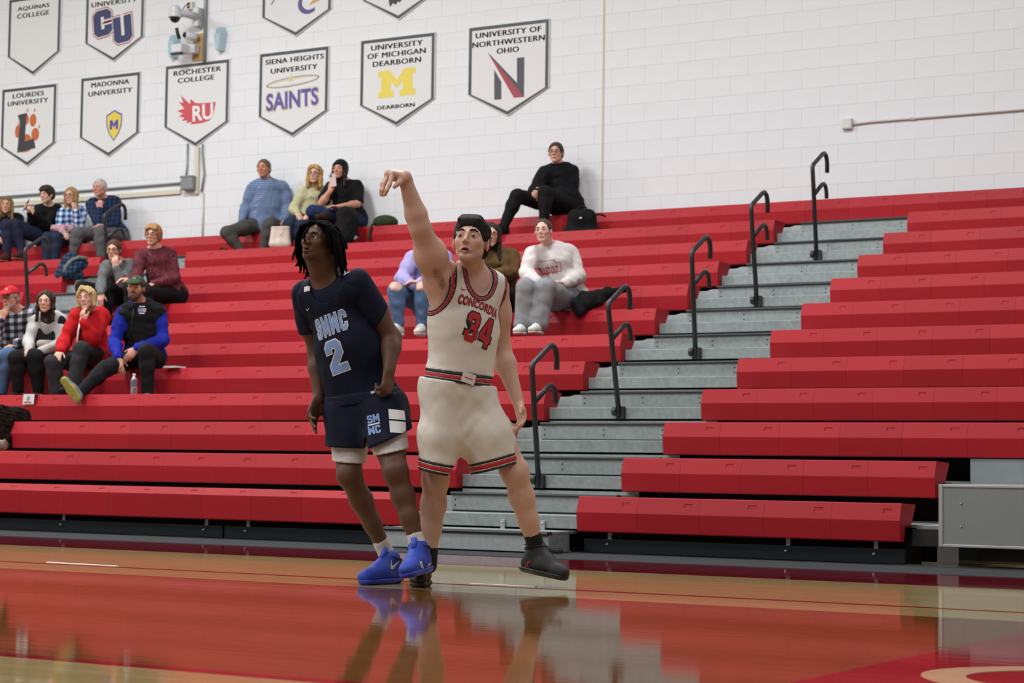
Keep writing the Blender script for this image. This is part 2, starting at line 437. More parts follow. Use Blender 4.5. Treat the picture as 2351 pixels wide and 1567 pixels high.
# handrails
def arc(c, r, a0, a1, ey, n=7):      # arc in the (y,z) plane
    return [Vector((c[0], c[1] + ey * r * math.cos(a), c[2] + r * math.sin(a))) for a in [a0 + (a1 - a0) * k / (n - 1) for k in range(n)]]
def handrail(bx, by, i, label, lean=.10):
    y0 = yf(i) + .03; z0 = zt(i) - .215; x = at_y(bx, by, y0).x
    t = thing('handrail', (x, y0, z0), label, 'handrail', 'black aisle handrails')
    top = Vector((x, y0 - lean, z0 + .87))
    r = .0205
    # post with its bent top running up the slope, then down
    e1 = top + Vector((0, .245, .148)); c = e1 + Vector((0, .062, -.062))
    pts = [Vector((x, y0, z0)), top - Vector((0, -.006, .05)), top + Vector((0, .0, -.015)), top + Vector((0, .016, .012)), top + Vector((0, .05, .034)), e1 - Vector((0, .03, .018)), e1, e1 + Vector((0, .045, .012)),
           e1 + Vector((0, .085, -.008)), e1 + Vector((0, .105, -.045)), e1 + Vector((0, .112, -.09)), e1 + Vector((0, .113, -.165))]
    MB().tube(pts, r, 14).build('post', M_BLACKM, t, True)
    s = Vector((x, y0 - lean * .7, z0 + .60)); e1 = s + Vector((0, .20, .125))
    pts = [s, e1 - Vector((0, .03, .018)), e1, e1 + Vector((0, .045, .012)), e1 + Vector((0, .085, -.008)), e1 + Vector((0, .105, -.045)), e1 + Vector((0, .112, -.09)), e1 + Vector((0, .113, -.12))]
    MB().tube(pts, r * .95, 14).build('lower_hook', M_BLACKM, t, True)
    MB().bbox((x - .03, y0 - .012, z0 - .01), (x + .045, y0 + .02, z0 + .09), .006).build('socket', M_BLACKM, t)
    MB().tube([(x - .055, y0 + .0, z0 + .05), (x - .02, y0 + .0, z0 + .05)], .034, 14).build('hinge_knob', M_BLACKM, t, True)
for i, bx, by, ln, nm in ((2, 1237, 1126, .12, 'lowest of the five, beside the shooter'), (4, 1422, 960, .20, 'second lowest of the five'), (6, 1597, 823, .09, 'third and middle one of the five'), (8, 1738, 700, .14, 'fourth up of the five'), (10, 1875, 596, .11, 'highest of the five')):
    handrail(bx, by, i, f'black hooked handrail in the middle aisle, {nm}', ln)
handrail(69, 690, 8, 'black hooked handrail behind the man in the red cap at far left')
handrail(252, 560, 10, 'black hooked handrail in front of the navy plaid man on the top row')

# ------------------------------------------------------------------ distance-field modelling of bodies and clothes
V = Vector
def arr(v): return np.array(v, dtype=np.float32)
class SDF:
    """smooth union of rounded cones and ellipsoids, meshed with surface nets"""
    def __init__(s): s.p = []
    def cone(s, a, b, ra, rb=None, k=.02, flat=None, sub=False):
        rb = ra if rb is None else rb
        a = arr(a); b = arr(b); ba = b - a; L2 = float(ba @ ba) + 1e-9; rm = max(ra, rb)
        if flat is None:
            def fn(X, Y, Z):
                x = X - a[0]; y = Y - a[1]; z = Z - a[2]
                t = np.clip((x * ba[0] + y * ba[1] + z * ba[2]) / L2, 0, 1)
                return np.sqrt((x - t * ba[0]) ** 2 + (y - t * ba[1]) ** 2 + (z - t * ba[2]) ** 2) - (ra + (rb - ra) * t)
        else:
            n = arr(V(flat[0]).normalized()); sc = flat[1]; g = 1 / sc - 1
            bn = float(ba @ n); bs = ba + n * bn * g; L2s = float(bs @ bs) + 1e-9
            def fn(X, Y, Z):
                x = X - a[0]; y = Y - a[1]; z = Z - a[2]
                q = (x * n[0] + y * n[1] + z * n[2]) * g
                x = x + q * n[0]; y = y + q * n[1]; z = z + q * n[2]
                t = np.clip((x * bs[0] + y * bs[1] + z * bs[2]) / L2s, 0, 1)
                d = np.sqrt((x - t * bs[0]) ** 2 + (y - t * bs[1]) ** 2 + (z - t * bs[2]) ** 2) - (ra + (rb - ra) * t)
                return d * (sc ** .5)
        s.p.append((np.minimum(a - ra, b - rb), np.maximum(a + ra, b + rb), fn, k, sub)); return s
    def ell(s, c, r, R=None, k=.02, sub=False):
        c = arr(c); r = arr((r, r, r) if isinstance(r, (int, float)) else r)
        M = np.eye(3, dtype=np.float32) if R is None else np.array(R, dtype=np.float32).T   # rows = local axes
        ext = np.sqrt(((M.T * r) ** 2).sum(1))
        def fn(X, Y, Z):
            x = X - c[0]; y = Y - c[1]; z = Z - c[2]
            u = [(M[i, 0] * x + M[i, 1] * y + M[i, 2] * z) / r[i] for i in range(3)]
            k0 = np.sqrt(u[0] ** 2 + u[1] ** 2 + u[2] ** 2)
            k1 = np.sqrt((u[0] / r[0]) ** 2 + (u[1] / r[1]) ** 2 + (u[2] / r[2]) ** 2) + 1e-6
            return k0 * (k0 - 1) / k1
        s.p.append((c - ext, c + ext, fn, k, sub)); return s
    def bounds(s):
        q = [p for p in s.p if not p[4]]
        return np.min([p[0] for p in q], 0), np.max([p[1] for p in q], 0)
    def field(s, lo, hi, h):
        n = np.maximum(np.ceil((hi - lo) / h).astype(int) + 1, 4)
        D = np.full(n, 1.0, dtype=np.float32)
        ax = [(lo[i] + h * np.arange(n[i])).astype(np.float32) for i in range(3)]
        for plo, phi, fn, k, sub in s.p:
            m = k + 2.5 * h
            i0 = np.maximum(np.floor((plo - m - lo) / h).astype(int), 0); i1 = np.minimum(np.ceil((phi + m - lo) / h).astype(int) + 1, n)
            if (i1 <= i0).any(): continue
            sl = tuple(slice(i0[q], i1[q]) for q in range(3))
            d = fn(ax[0][sl[0]][:, None, None], ax[1][sl[1]][None, :, None], ax[2][sl[2]][None, None, :])
            A = D[sl]
            if sub:
                hh = np.maximum(k - np.abs(A + d), 0) / k; D[sl] = np.maximum(A, -d) + hh * hh * k * .25
            else:
                hh = np.maximum(k - np.abs(A - d), 0) / k; D[sl] = np.minimum(A, d) - hh * hh * k * .25
        return D, ax
    def mesh(s, h, lo=None, hi=None, clips=(), noise=None, infl=0.0, box=None):
        """clips: (point, normal) planes keeping the back side, or functions of X,Y,Z keeping negative values"""
        if lo is None: lo, hi = s.bounds(); lo = lo - 3 * h - infl; hi = hi + 3 * h + infl
        if box is not None: lo = np.maximum(lo, arr(box[0])); hi = np.minimum(hi, arr(box[1]))
        D, ax = s.field(arr(lo), arr(hi), h)
        if infl: D -= infl
        G = (ax[0][:, None, None], ax[1][None, :, None], ax[2][None, None, :])
        if noise is not None:
            m = np.abs(D) < .06
            ii = np.nonzero(m)
            D[m] += noise(ax[0][ii[0]], ax[1][ii[1]], ax[2][ii[2]]).astype(np.float32)
        for c in clips:
            if callable(c): d = c(*G)
            else:
                p, nn = arr(c[0]), arr(V(c[1]).normalized()); d = (G[0] - p[0]) * nn[0] + (G[1] - p[1]) * nn[1] + (G[2] - p[2]) * nn[2]
            np.maximum(D, d, out=D)
        return nets(D, arr(lo), h)

CORN = np.array([[i, j, k] for i in (0, 1) for j in (0, 1) for k in (0, 1)])
EDG = [(a, b) for a in range(8) for b in range(a + 1, 8) if np.abs(CORN[a] - CORN[b]).sum() == 1]
def nets(D, lo, h):
    I = D < 0
    c = np.zeros(tuple(np.array(D.shape) - 1), np.int8)
    S = lambda q: tuple(slice(q[i], D.shape[i] - 1 + q[i]) for i in range(3))
    for q in CORN: c += I[S(q)]
    act = (c > 0) & (c < 8)
    idx = np.argwhere(act)
    if len(idx) == 0: return np.zeros((0, 3), np.float32), np.zeros((0, 4), np.int32)
    vid = np.full(act.shape, -1, np.int32); vid[act] = np.arange(len(idx))
    val = np.stack([D[idx[:, 0] + q[0], idx[:, 1] + q[1], idx[:, 2] + q[2]] for q in CORN], 1)
    pos = np.zeros((len(idx), 3)); cnt = np.zeros(len(idx))
    for a, b in EDG:
        va, vb = val[:, a], val[:, b]; cr = (va < 0) != (vb < 0)
        t = np.where(cr, va / np.where(cr, va - vb, 1), 0)
        pos += np.where(cr[:, None], CORN[a] + t[:, None] * (CORN[b] - CORN[a]), 0); cnt += cr
    vert = (lo + h * (idx + pos / cnt[:, None])).astype(np.float32)
    F = []
    for d in range(3):
        e, f = (d + 1) % 3, (d + 2) % 3
        sa = [slice(1, -1)] * 3; sb = [slice(1, -1)] * 3
        sa[d] = slice(0, -1); sb[d] = slice(1, None)
        A = I[tuple(sa)]; B = I[tuple(sb)]; m = A != B
        g = np.argwhere(m); fl_ = A[m]
        if len(g) == 0: continue
        g[:, e] += 1; g[:, f] += 1
        def at(de, df):
            q = g.copy(); q[:, e] += de; q[:, f] += df; return vid[q[:, 0], q[:, 1], q[:, 2]]
        Q = np.stack([at(-1, -1), at(0, -1), at(0, 0), at(-1, 0)], 1)
        Q[~fl_] = Q[~fl_][:, ::-1]
        F.append(Q)
    return vert, np.concatenate(F).astype(np.int32)

def np_mesh(name, Vt, Ft, m, color=None):
    me = bpy.data.meshes.new(name)
    me.vertices.add(len(Vt)); me.vertices.foreach_set('co', Vt.astype(np.float32).ravel())
    me.loops.add(Ft.size); me.loops.foreach_set('vertex_index', Ft.ravel())
    me.polygons.add(len(Ft)); me.polygons.foreach_set('loop_start', np.arange(0, Ft.size, Ft.shape[1], dtype=np.int32))
    me.polygons.foreach_set('use_smooth', np.ones(len(Ft), dtype=bool))
    me.update(calc_edges=True)
    if color is not None:
        at = me.attributes.new('Col', 'FLOAT_COLOR', 'POINT')
        at.data.foreach_set('color', np.concatenate([color, np.ones((len(color), 1))], 1).astype(np.float32).ravel())
    me.materials.append(m)
    return me
def np_obj(name, VF, m, parent, color=None, label=None):
    o = bpy.data.objects.new(name, np_mesh(name, VF[0], VF[1], m, color))
    if label: o['label'] = label
    return link(o, parent)
def join_vf(lst):
    vs, fs, o = [], [], 0
    for v, f in lst:
        vs.append(v); fs.append(f + o); o += len(v)
    return np.concatenate(vs), np.concatenate(fs)
def multi(sd, h, boxes):
    """body mesh at step h with finer patches (centre, half size, step) for head and hands"""
    v, f = sd.mesh(h)
    c = v[f].mean(1); keep = np.ones(len(f), bool); out = []
    for ctr, hs, hf in boxes:
        ctr = arr(ctr); hs = arr(hs)
        keep &= ~(np.abs(c - ctr) < hs).all(1)
        out.append(sd.mesh(hf, ctr - hs - 1.2 * h, ctr + hs + 1.2 * h))
    f = f[keep]
    return join_vf([(v, f)] + [q for q in out if len(q[0])])

def wrinkle(seed, amp, freq, dirs=None, n=7):
    """sum of sine folds; freq in cycles per metre"""
    rg = np.random.RandomState(seed)
    W = rg.normal(size=(n, 3)); W /= np.linalg.norm(W, axis=1)[:, None]
    if dirs is not None:
        W = W * .45 + np.array(V(dirs).normalized()); W /= np.linalg.norm(W, axis=1)[:, None]
    fr = freq * (.6 + rg.rand(n)) * 2 * math.pi; ph = rg.rand(n) * 6.28
    W2 = rg.normal(size=(n, 3)) * freq * 2.2
    def fn(x, y, z):
        o = 0
        for q in range(n):
            s_ = np.sin((W[q, 0] * x + W[q, 1] * y + W[q, 2] * z) * fr[q] + ph[q] + 1.3 * np.sin(W2[q, 0] * x + W2[q, 1] * y + W2[q, 2] * z))
            o = o + np.sign(s_) * np.abs(s_) ** 1.3
        return o * (amp / n ** .5)
    return fn

# ---- frames
RGT = V((CAM_R.x, CAM_R.y, 0)).normalized(); TWD = -V((CAM_F.x, CAM_F.y, 0)).normalized(); UP = V((0, 0, 1))
def frame(yaw=0, pitch=0, roll=0):
    """3x3 with columns lateral, forward, up; yaw 0 faces the photographer, positive to the right"""
    y, p, r = (math.radians(q) for q in (yaw, pitch, roll))
    f = (TWD * math.cos(y) + RGT * math.sin(y)) * math.cos(p) + UP * math.sin(p)
    l = RGT * math.cos(y) - TWD * math.sin(y)
    u = f.cross(l) * -1 if f.cross(l).z < 0 else f.cross(l)
    l2 = l * math.cos(r) - u * math.sin(r); u2 = l * math.sin(r) + u * math.cos(r)
    return Matrix((l2, f, u2)).transposed()

def add_head(sd, c, R, s=1.0, female=False, mouth=0.0, neck=None, neck_r=.053):
    P = lambda x, y, z: c + R @ (V((x, y, z)) * s)
    w = .94 if female else 1.0
    if neck is not None:
        sd.cone(P(0, -.028, -.045), neck, .052 * s * (.9 if female else 1.03), neck_r, k=.03)
    sd.ell(P(0, -.018, .03), V((.076, .097, .088)) * s, R, k=.02)
    sd.ell(P(0, .026, -.026), V((.060 * w, .062, .082)) * s, R, k=.03)
    for q in (-1, 1):
        sd.cone(P(q * .047 * w, .0, -.048), P(q * .014 * w, .062, -.097), .015 * s, .014 * s, k=.022)
        sd.ell(P(q * .040 * w, .058, -.018), V((.020, .020, .022)) * s, R, k=.02)
        sd.cone(P(q * .048, .068, .022), P(q * .013, .085, .021), .009 * s, .010 * s, k=.014)
    sd.ell(P(0, .066, -.098), V((.018 * w, .016, .014)) * s, R, k=.02)
    for q in (-1, 1):
        sd.ell(P(q * .032, .099, .001), V((.0185, .017, .0135)) * s, R, k=.012, sub=True)
    sd.cone(P(0, .084, .012), P(0, .1065, -.026), .0068 * s, .0090 * s, k=.012)
    for q in (-1, 1):
        sd.ell(P(q * .0105, .097, -.031), V((.0075, .0098, .0072)) * s, R, k=.006)
        sd.ell(P(q * .007, .104, -.041), V((.0042, .006, .005)) * s, R, k=.003, sub=True)
        # lids
        sd.cone(P(q * .047, .0755, .004), P(q * .032, .0888, .0094), .0040 * s, .0044 * s, k=.004)
        sd.cone(P(q * .032, .0888, .0094), P(q * .0185, .083, .003), .0044 * s, .0040 * s, k=.004)
        sd.cone(P(q * .045, .0765, -.0035), P(q * .021, .0835, -.0078), .0036 * s, .0036 * s, k=.004)
        # ears
        Re = R @ Matrix.Rotation(q * -.35, 3, 'Z') @ Matrix.Rotation(.15, 3, 'X')
        sd.ell(P(q * .0785, -.012, -.004), V((.0095, .021, .033)) * s, Re, k=.008)
        sd.ell(P(q * .089, -.006, .0), V((.007, .012, .02)) * s, Re, k=.006, sub=True)
    m = mouth
    for q in (-1, 1):
        sd.cone(P(q * .026, .077, -.0645), P(q * .005, .0925, -.0590 + m * .2), .0036 * s, .0052 * s, k=.007)
        sd.cone(P(q * .024, .077, -.0665 - m * .3), P(q * .0, .0905, -.0735 - m), .0036 * s, .0066 * s, k=.007)
    if m > 0:
        sd.ell(P(0, .092, -.066 - m * .45), V((.0185, .022, .0025 + m * .7)) * s, R, k=.004, sub=True)
    else:
        sd.cone(P(-.024, .088, -.0657), P(0, .0955, -.0657), .0026 * s, k=.004, sub=True); sd.cone(P(0, .0955, -.0657), P(.024, .088, -.0657), .0026 * s, k=.004, sub=True)
    return P

def face_color(Vt, c, R, s, base, lip='#b5695f', cheek=.10, beard=None, beard_amt=0.0, mouth=0.0):
    """skin colour per vertex: base with redder cheeks and ears, lips, shaved or grown beard"""
    b = np.array(lin(base)); L = np.array(lin(lip))
    q = (Vt - arr(c)) @ np.array(R) / s
    col = np.tile(b, (len(Vt), 1))
    head = (np.abs(q) < .16).all(1)
    def blob(cx, cy, cz, rx, ry, rz):
        d = ((q[:, 0] - cx) / rx) ** 2 + ((q[:, 1] - cy) / ry) ** 2 + ((q[:, 2] - cz) / rz) ** 2
        return np.clip(1.25 - d, 0, 1)[:, None] * head[:, None]
    for sx in (-1, 1):
        a = cheek * (blob(sx * .042, .07, -.03, .035, .06, .03) + 1.2 * blob(sx * .085, -.01, 0, .025, .04, .045))
        col = col * (1 - a * np.array([.0, .75, .75]))
    col = col * (1 - cheek * .9 * blob(0, .115, -.03, .022, .03, .022) * np.array([.0, .7, .7]))
    for sx in (-1, 1):     # deeper, redder tone in the eye hollows
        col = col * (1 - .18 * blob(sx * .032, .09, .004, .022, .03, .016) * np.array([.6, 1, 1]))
    if beard is not None:
        B = np.array(lin(beard))
        a = np.maximum(blob(0, .06, -.088, .075, .09, .042), blob(0, .1, -.052, .034, .04, .011))
        a = np.clip(a * 1.6, 0, 1) * beard_amt
        col = col * (1 - a) + B * a
    a = np.clip(blob(0, .09, -.0665 - mouth * .4, .027, .03, .0098 + mouth * .9) * 1.4, 0, 1)
    col = col * (1 - a) + L * a
    if mouth > 0:
        a = np.clip(blob(0, .078, -.066 - mouth * .45, .018, .013, .004 + mouth * .8) * 2, 0, 1)
        col = col * (1 - a) + np.array(lin('#2a0f0e')) * a
    return col

EYE_ME = {}
def eye_mesh(iris):
    if iris in EYE_ME: return EYE_ME[iris]
    rings = [0, 16, 16.01, 34, 40, 55, 72, 95, 125, 155]; n = 16
    vs, fs, mi = [(0, 1, 0)], [], []
    for a in rings[1:]:
        for k in range(n):
            t = 2 * math.pi * k / n; r = math.sin(math.radians(a))
            vs.append((r * math.cos(t), math.cos(math.radians(a)), r * math.sin(t)))
    for k in range(n): fs.append((0, 1 + (k + 1) % n, 1 + k)); mi.append(2)
    for j in range(len(rings) - 2):
        for k in range(n):
            a0 = 1 + j * n + k; a1 = 1 + j * n + (k + 1) % n
            fs.append((a0, a1, a1 + n, a0 + n)); mi.append(2 if rings[j + 2] <= 16.5 else (1 if rings[j + 2] <= 40 else 0))
    me = bpy.data.meshes.new('eye'); me.from_pydata(vs, [], fs)
    for q in (mat('eye_white', '#c2b9b1', .25), mat('iris_' + iris, {'brown': '#3a2417', 'blue': '#5f7a8c', 'dark': '#1e120c'}[iris], .2), mat('pupil', '#060606', .15)): me.materials.append(q)
    me.polygons.foreach_set('material_index', mi); me.polygons.foreach_set('use_smooth', [True] * len(mi)); me.update()
    EYE_ME[iris] = me; return me
def add_eyes(parent, c, R, s, iris='brown', gaze=(0, 0), brow='#3a2a1e', brow_t=.0038, brow_h=.0):
    Rr = R.copy(); Rr.col[0] = -Rr.col[0]
    G = Rr @ Matrix.Rotation(math.radians(gaze[0]), 3, 'Z') @ Matrix.Rotation(math.radians(gaze[1]), 3, 'X')
    for q in (-1, 1):
        p = c + R @ (V((q * .032, .0765, .0015)) * s)
        o = bpy.data.objects.new('eye', eye_mesh(iris))
        o.matrix_world = Matrix.LocRotScale(p, G.to_quaternion(), V((.0130,) * 3) * s)
        link(o, parent)
        if brow:
            pts = [(q * .012, .0945, .0205 + brow_h), (q * .022, .0945, .0265 + brow_h), (q * .035, .089, .0285 + brow_h), (q * .046, .079, .0245 + brow_h), (q * .052, .071, .018 + brow_h)]
            MB().tube([c + R @ (V(x) * s) for x in pts], [brow_t * .8 * s, brow_t * 1.1 * s, brow_t * s, brow_t * .75 * s, brow_t * .4 * s], 6).build('eyebrow', mat('brow_' + brow, brow, .8), parent, True)

def add_hand(sd, W, d, nrm, side, s=1.0, curl=.7, spread=.12, thumb=.5, curls=None, wr=.026):
    """palm and five fingers: d points from wrist to knuckles, nrm is where the palm faces, side +1/-1 = thumb along +-(d x nrm)"""
    d = V(d).normalized(); nrm = V(nrm); nrm = (nrm - d * nrm.dot(d)).normalized(); lt = d.cross(nrm)
    P = lambda a, b, c_: W + (d * a + lt * b * side + nrm * c_) * s
    sd.cone(P(-.02, 0, 0), P(.02, 0, 0), wr * s, .027 * s, k=.015, flat=(nrm, .7))
    sd.cone(P(.025, -.004, 0), P(.075, -.002, -.002), .034 * s, .040 * s, k=.012, flat=(nrm, .42))
    sd.cone(P(.03, .022, .008), P(.06, .03, .006), .017 * s, .013 * s, k=.012)
    ln = [(.026, .043, .026, .021), (.009, .047, .029, .022), (-.009, .043, .027, .021), (-.026, .034, .02, .018)]
    for i, (o, a, b, c_) in enumerate(ln):
        cu = curl if curls is None else curls[i]
        p = P(.082 - abs(o) * .25 - (.006 if i == 3 else 0), o, -.002)
        for j, (Ls, th) in enumerate(((a, cu * .55), (b, cu * 1.35), (c_, cu * 1.95))):
            dd = d * math.cos(th) + nrm * math.sin(th) + lt * side * o * spread * 30 * max(0, math.cos(th)) * .35
            q = p + dd.normalized() * Ls * s
            sd.cone(p, q, (.0092 - j * .0009) * s, (.0086 - j * .0012) * s, k=.004); p = q
    p = P(.03, .03, .008); dd = (d * .62 + lt * side * .62 * (1 - thumb * .6) + nrm * .55 * thumb).normalized()
    q = p + dd * .04 * s; sd.cone(p, q, .0125 * s, .0105 * s, k=.006)
    dd = (dd * .75 + d * .35 + nrm * .25 * thumb).normalized(); q2 = q + dd * .032 * s; sd.cone(q, q2, .0105 * s, .0078 * s, k=.004)

def lerp(a, b, t): return a + (b - a) * t
def torso_prims(sd, j, inf=0.0, fat=1.0, flat=.70, k=.06, female=False, low=True, trap=True):
    lat = (j['Sb'] - j['Sa']); sw = lat.length; up = (j['N'] - j['P']).normalized()
    fwd = lat.cross(up).normalized()
    C1 = lerp(j['P'], j['N'], .40); C2 = lerp(j['P'], j['N'], .76)
    fl = (fwd, flat)
    if low: sd.cone(j['Ha'], j['Hb'], .105 * fat + inf, .105 * fat + inf, k=k)
    sd.cone(j['P'], C1, sw * .40 * fat + inf, sw * .385 * fat + inf, k=k, flat=fl)
    sd.cone(C1, C2, sw * .39 * fat + inf, sw * (.44 if not female else .40) + inf, k=k, flat=fl)
    sd.cone(lerp(j['Sa'], j['Sb'], .08), lerp(j['Sa'], j['Sb'], .92), .060 + inf, .060 + inf, k=k)
    if female:
        for t in (.3, .7):
            b = lerp(lerp(j['P'], j['N'], .62), lerp(j['Sa'], j['Sb'], t), .45) + fwd * sw * .22
            sd.ell(b, sw * .17 + inf, k=.05)
    for S in ('Sa', 'Sb'):
        if trap: sd.cone(lerp(j['N'], j['head'], .12), lerp(j['N'], j[S], .85), .042 + inf * .6, .048 + inf, k=.04)
        else: sd.cone(lerp(j['N'], j[S], .42) - UP * .012, lerp(j['N'], j[S], .9), .040 + inf * .8, .050 + inf, k=.03)
    return fwd
def arm_prims(sd, S, E, W, inf=0.0, r=(.054, .044, .029), upto=1.0, k=.03, bulk=1.0):
    r = [q * bulk for q in r]
    sd.cone(S, lerp(S, E, .45), r[0] + .006 + inf, r[0] + inf, k=k); sd.cone(lerp(S, E, .4), E, r[0] + inf, r[1] + inf, k=k)
    m = lerp(E, W, .3); e = lerp(E, W, upto); re = r[1] + (r[2] - r[1]) * (upto - .3) / .7
    if upto > .3:
        sd.cone(E, m, r[1] + inf, r[1] * 1.02 + inf, k=k); sd.cone(m, e, r[1] * 1.02 + inf, re + inf, k=k)
    elif upto > 0: sd.cone(E, e, r[1] + inf, r[1] + inf, k=k)
def leg_prims(sd, H, K, A, inf=0.0, r=(.084, .060, .054, .036), upto=1.0, k=.035, flare=0.0):
    sd.cone(H, lerp(H, K, .5), r[0] + inf, lerp(r[0], r[1], .45) + inf, k=k); sd.cone(lerp(H, K, .5), K, lerp(r[0], r[1], .45) + inf, r[1] + inf, k=k)
    m = lerp(K, A, .33); e = lerp(K, A, upto); re = r[2] + (r[3] - r[2]) * (upto - .33) / .67 + flare
    sd.cone(K, m, r[1] * .95 + inf, r[2] + inf, k=k); sd.cone(m, e, r[2] + inf, re + inf, k=k)

def shoe(parent, A, toe, m_up, m_sole, s=1.0, name='shoe', up=None, h=.0065, collar=.05):
    """sneaker from the ankle joint A towards the toe tip"""
    up = UP.copy() if up is None else V(up).normalized()
    t = V(toe) - A; t = (t - up * t.dot(up)).normalized(); lt = t.cross(up)
    g = lambda a, b, c_: A + t * a * s + lt * b * s + up * c_ * s
    e = bpy.data.objects.new(name, None); e.location = A; e.empty_display_size = .05; COL.objects.link(e); e.parent = parent; e.matrix_parent_inverse = parent_inv(parent)
    sd = SDF(); fl = (up, .8)
    sd.cone(g(-.028, 0, -.052), g(.06, 0, -.05), .040 * s, .043 * s, k=.02)
    sd.cone(g(.06, 0, -.05), g(.15, .006, -.062), .043 * s, .036 * s, k=.02, flat=fl)
    sd.cone(g(.15, .006, -.062), g(.168, .008, -.066), .036 * s, .032 * s, k=.02, flat=fl)
    sd.cone(g(-.006, 0, -.01), g(.0, 0, collar - .045), .044 * s, .043 * s, k=.025)
    sd.cone(g(.03, 0, -.005), g(.09, 0, -.036), .032 * s, .03 * s, k=.03)
    np_obj('upper', sd.mesh(h, clips=[(g(0, 0, -.078), -up)]), m_up, e)
    sd = SDF(); fl = (up, .55)
    sd.cone(g(-.030, 0, -.080), g(.05, 0, -.080), .0425 * s, .042 * s, k=.02, flat=fl)
    sd.cone(g(.05, 0, -.080), g(.158, .006, -.082), .042 * s, .039 * s, k=.03, flat=fl)
    np_obj('sole', sd.mesh(h, clips=[(g(0, 0, -.098), -up), (g(0, 0, -.074), up)]), m_sole, e)
    return e, g

def tube_obj(parent, name, pts, r, m, n=8, smooth=True): return MB().tube(pts, r, n).build(name, m, parent, smooth)

def glasses(parent, c, R, s, m):
    mb = MB()
    for q in (-1, 1):
        ring = []
        for k in range(15):
            a = 2 * math.pi * k / 14
            ring.append(c + R @ (V((q * .033 + .024 * math.cos(a), .104 - .010 * abs(q * .033 + .024 * math.cos(a)) / .057 * 1.2, -.001 + .018 * math.sin(a))) * s))
        mb.tube(ring, .0021 * s, 6, caps=False)
        mb.tube([c + R @ (V((q * .057, .092, .004)) * s), c + R @ (V((q * .078, .05, .006)) * s), c + R @ (V((q * .083, -.01, .004)) * s)], .002 * s, 6)
    mb.tube([c + R @ (V((-.01, .104, .002)) * s), c + R @ (V((.01, .104, .002)) * s)], .002 * s, 6)
    mb.build('glasses', m, parent, True)

def hair_prims(style, c, R, s):
    P = lambda x, y, z: c + R @ (V((x, y, z)) * s)
    sd = SDF()
    t = {'short': .010, 'crop': .006, 'mop': .019, 'long': .013, 'longer': .013, 'bob': .016, 'wavy': .02, 'curly': .02, 'tied': .007}[style]
    sd.ell(P(0, -.02, .033), V((.077 + t, .098 + t, .088 + t)) * s, R, k=.02)
    if style in ('short', 'crop', 'mop', 'curly'):
        sd.ell(P(0, -.05, -.015), V((.072 + t * .6, .062 + t, .062)) * s, R, k=.03)
        for q in (-1, 1): sd.cone(P(q * .072, .012, .03), P(q * .073, .012, -.012), .012 * s + t * .2, .006 * s, k=.015)
    if style in ('mop', 'curly'):
        for q in (-.5, -.17, .17, .5): sd.cone(P(q * .08, .03, .10), P(q * .11, .084, .066), .026 * s, .014 * s, k=.02)
    if style in ('long', 'longer', 'wavy'):
        dn = {'long': -.20, 'longer': -.30, 'wavy': -.15}[style]; wd = .030 if style == 'wavy' else .022
        for q in (-1, 1):
            sd.cone(P(q * .074, .0, .04), P(q * .082, .005, -.06), .026 * s + t * .3, wd * s, k=.03)
            sd.cone(P(q * .082, .005, -.06), P(q * .090, .012, dn), wd * s, wd * .85 * s, k=.03)
        sd.cone(P(0, -.065, .02), P(0, -.07, dn + .01), .075 * s, .066 * s, k=.03)
    if style == 'bob':
        for q in (-1, 1):
            sd.cone(P(q * .074, .0, .05), P(q * .082, .012, -.075), .03 * s, .024 * s, k=.03)
        sd.cone(P(0, -.06, .02), P(0, -.06, -.08), .085 * s, .07 * s, k=.03)
        sd.cone(P(-.02, .06, .105), P(.07, .075, .05), .022 * s, .018 * s, k=.03)
        sd.cone(P(-.02, .06, .105), P(-.068, .07, .04), .02 * s, .015 * s, k=.03)
    if style == 'wavy':
        for q in (-.5, 0, .5): sd.cone(P(q * .09, .05, .105), P(q * .13, .085, .06), .022 * s, .014 * s, k=.02)
    if style == 'tied':
        sd.ell(P(0, -.11, .05), V((.03, .035, .03)) * s, R, k=.03)
    if style in ('long', 'longer', 'wavy', 'bob'): sd.ell(P(0, .055, -.165), V((.058, .085, .10)) * s, R, k=.015, sub=True)
    # the face stays free
    if style in ('mop',): sd.ell(P(0, .092, -.045), V((.069, .078, .098)) * s, R, k=.01, sub=True)
    elif style in ('tied',): sd.ell(P(0, .085, -.03), V((.074, .088, .118)) * s, R, k=.01, sub=True)
    elif style in ('long', 'longer', 'bob', 'wavy'): sd.ell(P(0, .094, -.034), V((.063, .088, .118)) * s, R, k=.012, sub=True)
    else: sd.ell(P(0, .088, -.035), V((.069, .082, .108)) * s, R, k=.008, sub=True)
    if style in ('short', 'crop', 'mop', 'tied'):
        for q in (-1, 1): sd.ell(P(q * .085, .002, -.03), V((.03, .034, .042)) * s, R, k=.008, sub=True)
    return sd, P

